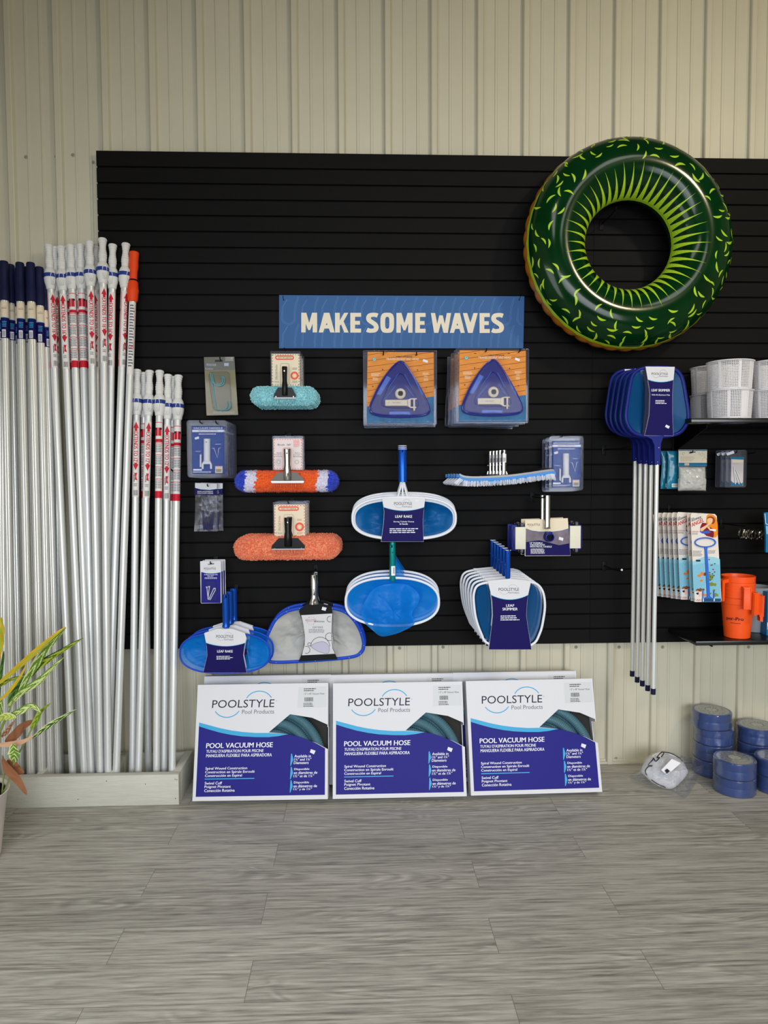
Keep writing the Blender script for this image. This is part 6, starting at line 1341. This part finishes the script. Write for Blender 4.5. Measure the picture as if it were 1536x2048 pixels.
def pin_pack():
    f = Fr(1360, 700, 6.6, 720, 1560, -.15); t = thing('pin_pack', f.o, 'x', 'pack'); Mt = mat('header_teal', (34, 110, 150), .4)
    mb = MB(); mb.prism(f.many((665, 1795), (830, 1795), (840, 1410), (672, 1410)), -.001, 0, mat('pink_grey_card', (206, 198, 200), .5)); mb.y = -.001; mb.poly(f.many((674, 1440), (838, 1448), (838, 1410), (674, 1410)), Mt, .0004); mb.poly(f.many((666, 1794), (826, 1794), (828, 1752), (700, 1752), (666, 1720)), Mt, .0004); rect_px(mb, f, 690, 1450, 835, 1485, M_cream, .0005); bars_px(mb, f, 690, 1490, 790, 1515, mat('faint_print', (190, 178, 160), .5), 2); mb.build('card', t, smooth=0)
    mb = MB(); P = lambda x, y, d=.006: Vector((f(x, y)[0], -d, f(x, y)[1]))
    for a, b in (((705, 1540), (722, 1765)), ((715, 1600), (770, 1765)), ((735, 1590), (800, 1755))): mb.tube([P(*a), P(*b)], .0022, M_white, 7); mb.sphere(P(*b), .0032, M_white, 8, 5)
    mb.build('pins', t, label='white plastic pins')
    a = f(590, 1815); b = f(875, 1318); mb = MB(); mb.prism(rrect(a[0], a[1], b[0], b[1], .006, 3), .001, .0025, M_clear2)
    for d in (0, -.016): e = .001 if d == 0 else .006; mb.tube([(x, d, z) for x, z in rrect(a[0]+e, a[1]+e, b[0]-e, b[1]-e, .006, 3)], .0012, M_clear2, 6, closed=True)
    for x in (640, 665): mb.tube([P(x, 1420, .004), P(x, 1790, .004)], .0028, M_clear2, 6)
    mb.build('clamshell', t); mb = MB(); mb.y = -.017; mb.poly(f.many((585, 1365), (680, 1330), (695, 1365), (600, 1395)), M_sticker, .0004); mb.build('price_sticker', t, smooth=0)
    stack(t, 3, (-.006, .035, .0), 'clear clamshell of white plastic pins beside the teal bags', 'clear clamshells of white pins'); hook(1473, 905, -.18, 'small black hook holding the clear clamshells of white pins')
pin_pack()

# --- skimming-tool cards
def angel_card():
    f = Fr(1310, 1010, 6.7965, 690, 700, -.33); t = thing('skimming_tool_card', f.o, 'x', 'card'); Mw = mat('card_warm_white', (228, 220, 212), .45); Mr = mat('red_letter', (196, 40, 50), .45)
    C = {k: mat('p_'+k, v, .45) for k, v in dict(orange=(232, 140, 30), skin=(236, 190, 150), maroon=(126, 26, 42), hair=(150, 60, 34), blue=(52, 96, 190), lightblue=(150, 204, 222), net=(60, 160, 206), green=(126, 140, 50), dgreen=(24, 96, 72), coral=(226, 130, 60), deep=(36, 86, 130), brown=(120, 80, 50)).items()}
    mb = MB(); TL, TR, BR, BL = (480, 112), (835, 135), (905, 1315), (520, 1318)
    body = [(500, 105), (810, 122), (838, 150), (903, 1300), (890, 1318), (545, 1318), (530, 1300), (482, 140)]; mb.prism(f.many(*body), -.001, 0, Mw); mb.y = -.001
    mb.text("THE", 0, 0, 0, 0, M_ink, .02, .0005, q=f.many((490, 195), (530, 185), (528, 168), (488, 178))); mb.text("SKIMMER", 0, 0, 0, 0, M_ink, .03, .0005, q=f.many((495, 228), (630, 180), (628, 150), (492, 198)))
    mb.text("ANGEL", 0, 0, 0, 0, Mr, .04, .0005, q=f.many((500, 300), (665, 225), (655, 172), (492, 248)))
    mb.text("INTRODUCING", 0, 0, 0, 0, Mr, .02, .0005, q=f.many((500, 368), (590, 365), (590, 352), (499, 355))); bars_px(mb, f, 500, 374, 590, 405, M_grey, 3)
    c = f(765, 240); mb.poly(smooth_loop(f.many((700, 150), (760, 125), (820, 160), (845, 230), (852, 320), (850, 400), (820, 440), (770, 420), (700, 300)), 40), C['orange'], .0004)
    # plain cartoon woman in a maroon top
    mb.poly(smooth_loop(f.many((708, 175), (745, 155), (790, 165), (815, 205), (800, 250), (770, 255), (720, 215)), 28), C['hair'], .0006); mb.poly(smooth_loop(f.many((712, 190), (745, 175), (780, 190), (775, 235), (740, 265), (712, 235)), 24), C['skin'], .0008)
    mb.poly(f.many((610, 365), (612, 300), (640, 240), (690, 245), (735, 290), (790, 330), (800, 400), (790, 445), (700, 420), (640, 370)), C['maroon'], .0006); mb.poly(f.many((620, 365), (612, 320), (690, 275), (735, 240), (755, 250), (700, 305), (650, 350)), C['skin'], .0009)
    mb.poly(f.many((705, 300), (735, 285), (745, 320), (770, 340), (745, 350)), C['skin'], .0008); mb.poly(f.many((750, 325), (828, 330), (820, 360), (750, 345)), M_wp, .0009)
    mb.poly(f.many((600, 360), (720, 345), (760, 370), (720, 385), (640, 388)), C['blue'], .0010)
    # water, net, leaves and the small print
    bars_px(mb, f, 512, 618, 650, 700, M_grey, 5); bars_px(mb, f, 718, 612, 840, 662, M_grey, 4)
    mb.poly(f.many((528, 1316), (898, 1316), (880, 735), (800, 705), (680, 700), (560, 740), (507, 770)), C['lightblue'], .0004); mb.poly(f.many((530, 1270), (895, 1270), (893, 1316), (532, 1316)), C['deep'], .0006)
    r = random.Random(2)
    for i in range(19):
        x = 515+i*19; 
        if 660 < x < 715: continue
        mb.line([f(x+8, 800+.0006*(x-690)**2*1.2), f(x+22, 1265)], .0011, C['net'], .0006)
    for i in range(24): y = 800+i*19; mb.line([f(512+(y-700)*.035, y+22), f(600, y-6), f(680, y-10)], .0009, C['net'], .0007); mb.line([f(720, y-8), f(800, y-2), f(878+(y-700)*.02, y+18)], .0009, C['net'], .0007)
    for i in range(22):
        x, y = r.uniform(560, 680) if i % 2 else r.uniform(722, 850), r.uniform(930, 1240); k = C[('green', 'coral', 'green', 'brown')[i % 4]]; s_ = r.uniform(18, 34); mb.poly(smooth_loop([f(x+s_*math.cos(a)*r.uniform(.6, 1.1), y+s_*math.sin(a)*r.uniform(.6, 1.1)) for a in [2*PI*j/6 for j in range(6)]], 18), k, .0008+i*.00001)
    for i in range(12): x, y = r.uniform(725, 835), r.uniform(740, 1030); mb.poly(smooth_loop([f(x+12*math.cos(a), y+8*math.sin(a)) for a in [2*PI*j/5 for j in range(5)]], 15), C[('dgreen', 'maroon', 'dgreen', 'brown')[i % 4]], .0012)
    rect_px(mb, f, 537, 1175, 630, 1316, Mw, .0014); text_px(mb, f, 'USA', 552, 1278, 618, 1304, Mr, .04, .0018); 
    for i in range(4): rect_px(mb, f, 585, 1188+i*16, 616, 1195+i*16, mat('pink_stripe', (226, 160, 164), .5), .0017)
    mb.poly(f.many((552, 1195), (590, 1185), (590, 1215), (568, 1218)), M_ink, .0017); rect_px(mb, f, 555, 745, 615, 768, M_ink, .0008)
    rect_px(mb, f, 640, 1160, 655, 1270, C['blue'], .0012); rect_px(mb, f, 785, 1160, 805, 1270, C['blue'], .0012); rect_px(mb, f, 648, 1270, 660, 1312, M_wp, .0012); rect_px(mb, f, 795, 1270, 808, 1306, M_wp, .0012)
    mb.build('card', t, smooth=0)
    mb = MB(); Mt = mat('tool_blue', (56, 108, 206), .3); P = lambda x, y, d=.006: (f(x, y)[0], -d, f(x, y)[1])
    mb.tube([P(675+138*math.cos(a), 507-62*math.sin(a)) for a in [2*PI*j/40 for j in range(40)]], .0031, Mt, 8, closed=True); mb.prism(f.many((655, 565), (710, 565), (700, 600), (738, 1235), (775, 1265), (655, 1268), (700, 1240), (668, 600)), -.008, -.003, Mt); mb.build('skimming_tool', t, label='blue ring-handled tool')
    t.rotation_euler = (0, R(0), R(0))
    out = stack(t, 8, (-.0112, .034, -.002), 'skimming tool card with a cartoon woman in maroon', 'skimming tool cards')
    for i, o in enumerate(out): o.location += Vector(((0, .010, -.012, -.010, -.006, -.004, -.002, .002)[i], 0, (0, .001, .004, .003, .002, .003, .002, .002)[i]))
    hook(1404, 1024, -.36, 'small black hook holding the skimming tool cards', tip=True)
angel_card()

# --- steel clamp rings
Mst = mat('clamp_steel', (150, 145, 135), .25, metal=1); t0 = None
for i in range(9):
    q = at(1482+i*5.2, 1066+rng.uniform(-2, 2), -.24+i*.018); 
    if t0 is None:
        t0 = thing('hose_clamp', q, 'x', 'hose clamp', 'steel hose clamps'); mb = MB(); mb.tube([(.022*math.cos(a), .004*math.sin(a*2), .022*math.sin(a)) for a in [2*PI*j/28 for j in range(28)]], .0014, Mst, 5, closed=True, sq=3); mb.build('band', t0)
        mb = MB(); mb.box(-.007, .007, -.004, .004, -.028, -.020, Mst, b=.001); mb.tube([(-.012, 0, -.024), (-.006, 0, -.024)], .003, Mst, 6); mb.build('screw_housing', t0); o = t0
    else: o = copy_tree(t0)
    o.location = q; o.rotation_euler = (0, R(rng.uniform(-25, 25)), R(rng.uniform(20, 70))); o['label'] = 'round steel hose clamp, %s from the left on its hook' % NUM[i]
# --- blue card cut by the right edge
q = at(1536, 1064, -.2); t = thing('blue_pack', q, 'blue hanging pack cut off by the right edge above the orange cups', 'pack'); mb = MB(); M_bp = mat('pack_blue', (30, 118, 176), .35, coat=.3); M_bl2 = mat('pack_light_blue', (130, 190, 220), .4)
mb.prism([(-.020, .095), (.10, .10), (.10, -.10), (-.008, -.10), (-.010, 0)], 0, .012, M_bp, None); mb.line([(-.018, .09), (-.012, .04), (.02, .03)], .003, M_wp, .0004); mb.poly([(-.012, .03), (.1, .02), (.1, -.02), (-.008, -.01)], M_bl2, .0004); mb.build('pouch', t, smooth=0); mb = MB(); mb.box(.01, .05, -.0008, -.0002, .085, .090, M_hole); mb.build('hang_slot', t)

# ================================================================== LOWER SHELF WITH MEASURING CUPS
pl = at(1392, 1283, -.32); shelf('s', pl.x, 4.3, pl.z, .30, .020, 'lower black shelf carrying the orange measuring cups', .024); LZ = pl.z
def cup(mo, mname):
    t = thing('measuring_cup', (0, 0, 0), 'x', 'cup'); H, r0, r1 = .196, .058, .0745; mb = MB()
    mb.lathe([(.0001, .002), (r0-.004, .0), (r0, .003), (r0+(r1-r0)*.55, H*.55), (r1-.002, H-.03), (r1+.001, H-.028), (r1+.0025, H-.001), (r1+.001, H), (r1-.001, H-.002), (r1-.004, H-.03), (r0-.003, .006), (.0001, .006)], mo, 48); mb.build('body', t)
    mb = MB(); z1, z0 = H-.012, H-.118; w_ = .0155
    mb.M = None; sec = [(r1-.002, z1), (r1+.030, z1-.002), (r1+.036, z1-.012), (r1+.034, z0), (r1+.027, z0+.002), (r1+.026, z1-.020), (r1-.002, z1-.016)]
    mb.prism(sec, -w_, w_, mo)
    for s in (-1, 1): mb.prism([(r1+.024, z1-.012), (r1+.0395, z1-.004), (r1+.0375, z0-.001), (r1+.024, z0+.003)], s*w_-.0014, s*w_+.0014, mo)
    mb.build('handle', t); return t
Mo = mat('neon_orange', (250, 88, 26), .35, spec=.4); Mgc = mat('translucent_grey_plastic', (142, 146, 152), .35)
c0 = cup(Mo, 'orange'); q = at(1474, 1260, -.235); base = Vector((q.x, -.235, LZ+.0005)); GC = 'nested orange measuring cups'
for i, (dz, ang) in enumerate(((0, 0), (.030, -55), (.048, -78), (.075, -100), (.104, -148))):
    o = c0 if i == 0 else copy_tree(c0); o.location = base+Vector((0, 0, dz)); o.rotation_euler = (0, 0, R((-8, -38, -72, -97, 178+20)[i])); o['group'] = GC; o['label'] = 'neon orange measuring cup nested in the stack, %s' % ('outermost and lowest, with printed wording', 'second from the bottom', 'third from the bottom', 'fourth from the bottom', 'topmost, its handle pointing left')[i]
mb = MB(); mb.wrap = .0668; mb.text('per-Pro', -.082, .086, -.006, .107, M_ink, .02, .0012); mb.bars(-.062, .075, -.010, .080, M_ink, 1, off=.0012); mb.arc(-.002, .105, .0016, 0, 360, .0005, M_ink, .0012, 10)
M_ = Matrix.Rotation(R(8), 4, 'Z'); mb.v = [tuple(M_ @ Vector((x*(1+(z-.084)*.17/.0635*.6), y*(1+(z-.084)*.17/.0635*.6), z))) for x, y, z in mb.v]; mb.wrap = None
lb = mb.build('lettering', c0, smooth=0, label='dark lettering on the cup'); 
g0 = cup(Mgc, 'grey'); GG = 'translucent grey measuring cups behind the orange ones'
q = at(1500, 1255, -.10)
for i, (dz, ang) in enumerate(((0, -20), (.03, -5))):
    o = g0 if i == 0 else copy_tree(g0); o.location = (q.x+.02, -.105, LZ+.0005+dz); o.rotation_euler = (0, 0, R(ang)); o['group'] = GG; o['label'] = 'grey measuring cup behind the orange stack, %s of the two' % ('lower', 'upper')[i]
q = at(1522, 1255, -.17); t = thing('blue_carton', (q.x-.0, -.17, LZ+.0005), 'blue carton with yellow print cut off by the right edge of the lower shelf', 'box'); mb = MB(); mb.box(0, .18, -.05, .05, 0, .215, M_bp, b=.001); mb.y = -.05; mb.bars(.004, .10, .06, .19, mat('yellow_print', (200, 200, 110), .5), 9); mb.poly([(.001, .06), (.18, .10), (.18, .02), (.001, .03)], M_bl2, .0004); mb.text('Pool', .002, .045, .05, .065, M_wp, .02); mb.build('carton', t, smooth=0)
mb = MB(); mb.box(.02, .16, -.049, .049, .2152, .2162, M_bl2); mb.build('lid_flap', t)

# ================================================================== WRAPPED BLUE ROLLS ON THE FLOOR
def roll():
    t = thing('wrapped_roll', (0, 0, 0), 'x', 'roll'); Mb = mat('roll_blue', (22, 66, 134), .35, coat=.3, bump=.25, bscale=18); r, H = .092, .0765
    mb = MB(); mb.lathe([(.0001, 0), (r-.004, 0), (r, .003), (r, .036), (r-.001, .038), (r, .040), (r, H-.003), (r-.003, H), (.022, H), (.020, H-.01), (.0001, H-.01)], Mb, 48); mb.build('hose_roll', t)
    Mtop = mat('wrap_label', (176, 176, 168), .35, noise_amt=.45, nscale=90); mb = MB(); mb.lathe([(r-.012, H+.0006), (.0001, H+.0008)], Mtop, 40, caps=False)
    for k in range(16):
        a = 2*PI*k/16+.1
        for j in range(2): rd = .03+.03*j; x, y = rd*math.cos(a), rd*math.sin(a); mb.raw([(x-.006, y-.002, H+.0012), (x+.006, y-.002, H+.0012), (x+.006, y+.001, H+.0012), (x-.006, y+.001, H+.0012)], [(0, 1, 2, 3)], mat('wrap_print', (96, 96, 90), .5))
    mb.build('top_label', t, smooth=60, label='speckled grey printed top')
    mb = MB()
    def fn(u, v):
        a = 2*PI*u; prof = [(.05, -.0001), (r+.001, 0), (r+.0025, .004), (r+.002, H*.5), (r+.003, H-.004), (r-.001, H+.0012), (.03, H+.0022)]
        k = min(int(v*6), 5); e = v*6-k; q = [prof[k][j]+(prof[k+1][j]-prof[k][j])*e for j in (0, 1)]; w_ = .0022*noise.noise(Vector((math.cos(a)*3, math.sin(a)*3, v*5)))+.001*noise.noise(Vector((math.cos(a)*9, math.sin(a)*9, v*14))); return ((q[0]+w_)*math.cos(a), (q[0]+w_)*math.sin(a), q[1])
    mb.grid(fn, 60, 25, M_film, cu=True); mb.tube([(r+.0015, .004*0, .002), (r+.003, .004, H*.5), (r+.0015, .0, H)], .0007, M_film, 5); mb.build('shrink_wrap', t, smooth=20); return t
rl = roll(); nn = 0; GR = 'shrink-wrapped blue rolls on the floor'
for px, py, y, k, nm in ((1424, 1548, -.125, 4, 'tall stack of four nearest the bag'), (1512, 1545, -.125, 3, 'rear stack of three at the right'), (1469, 1545, -.335, 2, 'front stack of two at the left'), (1552, 1545, -.33, 2, 'front stack of two at the frame edge')):
    q = at(px, py, y)
    for i in range(k):
        o = rl if nn == 0 else copy_tree(rl); nn += 1; o.location = (q.x+rng.uniform(-.003, .003)*i, y, .002+i*.0802); o.rotation_euler = (0, 0, rng.uniform(0, 6)); o['group'] = GR
        o['label'] = 'shrink-wrapped blue roll, %s, %s' % (nm, ('bottom one', 'second from the floor' if k > 2 else 'top one', 'third from the floor' if k > 3 else 'top one', 'top one')[i])

# --- clear bag with a folded white fabric part, lying on the floor
def floor_bag():
    c = Vector((2.745, -.27, 0)); t = thing('floor_bag', c, 'crumpled clear bag of folded white fabric lying on the floor by the rolls', 'bag')
    Mf = mat('white_fabric', (236, 234, 234), .7, bump=.3, bscale=40); P = lambda x, y, d: at(1200+x/4.5714, 1260+y/4.5714, d)-c
    out = [(375, 1290), (420, 1190), (500, 1130), (580, 1115), (690, 1140), (750, 1190), (790, 1260), (800, 1310), (740, 1390), (660, 1450), (570, 1440), (470, 1390), (420, 1340)]
    loop = smooth_loop(out, 52); cx, cy = 590, 1285; mb = MB()
    def base(x, y): # lies tilted: top edge up against nothing, resting on the floor
        v = (y-1115)/(1450-1115); return -.20-.13*v
    def fn(sg):
        def g(u, v):
            k = u*len(loop); i = int(k) % len(loop); a = loop[i]; b = loop[(i+1) % len(loop)]; e = k-int(k); x = cx+(a[0]+(b[0]-a[0])*e-cx)*v; y = cy+(a[1]+(b[1]-a[1])*e-cy)*v
            q = (1-v*v)**.5 if v < 1 else 0; d = base(x, y)-sg*(.035*q+.012*q*noise.noise(Vector((x*.016, y*.012, 2)))+.014*q*abs(noise.noise(Vector((x*.03+y*.012, y*.008-x*.01, 5))))); return tuple(P(x, y, d))
        return g
    mb.grid(fn(1), 52, 16, Mf, cu=True); mb.grid(fn(-.6), 52, 8, Mf, cu=True); fb = mb.build('fabric', t, smooth=180)
    mb = MB()
    for pts in ([(430, 1330), (415, 1290), (440, 1250), (480, 1240), (440, 1235), (480, 1190), (490, 1170), (510, 1200), (545, 1165), (520, 1165), (560, 1120), (585, 1125), (560, 1160)], [(560, 1115), (640, 1125), (720, 1165), (755, 1200)], [(470, 1370), (530, 1410), (600, 1440)]):
        mb.tube([P(x, y, base(x, y)-.040*max(.15, 1-((x-590)**2+(y-1285)**2)/46000)**.5-.004) for x, y in [(v.x, v.y) for v in open_curve([(a, b, 0) for a, b in pts], 4)]], .0022, M_black, 6)
    mb.build('piping', fb, smooth=60, label='dark outline piping')
    mb = MB(); d = -.335
    mb.raw([P(*q) for q in ((612, 1330, d-.002), (560, 1280, d), (656, 1178, d+.03), (738, 1216, d+.03))], [(0, 1, 2, 3)], M_wp)
    mb.raw([P(*q) for q in ((612, 1312, d-.004), (592, 1285, d-.003), (615, 1268, d-.001), (640, 1290, d-.002))], [(0, 1, 2, 3)], M_barcode); mb.build('paper_label', t, smooth=0)
    for kx in range(2): pass
    mb = MB(); bag = smooth_loop([(250, 1330), (360, 1290), (420, 1170), (560, 1100), (700, 1130), (860, 1195), (900, 1250), (965, 1235), (950, 1290), (900, 1340), (850, 1450), (770, 1535), (650, 1470), (500, 1440), (370, 1390), (290, 1360)], 64); bx, by = 620, 1300
    def g(u, v):
        k = u*len(bag); i = int(k) % len(bag); a = bag[i]; b = bag[(i+1) % len(bag)]; e = k-int(k); x = bx+(a[0]+(b[0]-a[0])*e-bx)*v; y = by+(a[1]+(b[1]-a[1])*e-by)*v
        q = max(0, 1-v**2.5)**.5; v2 = (y-1100)/(1535-1100); d = -.17-.235*v2-.052*q-.020*noise.noise(Vector((x*.014, y*.014, 1)))*min(1, v*2)-.008*abs(noise.noise(Vector((x*.035, y*.05, 8)))); w_ = P(x, y, d); w_.z = max(w_.z, .0015); return tuple(w_)
    mb.grid(g, 64, 26, M_film, cu=True); mb.build('plastic_bag', t, smooth=0); return t
floor_bag()
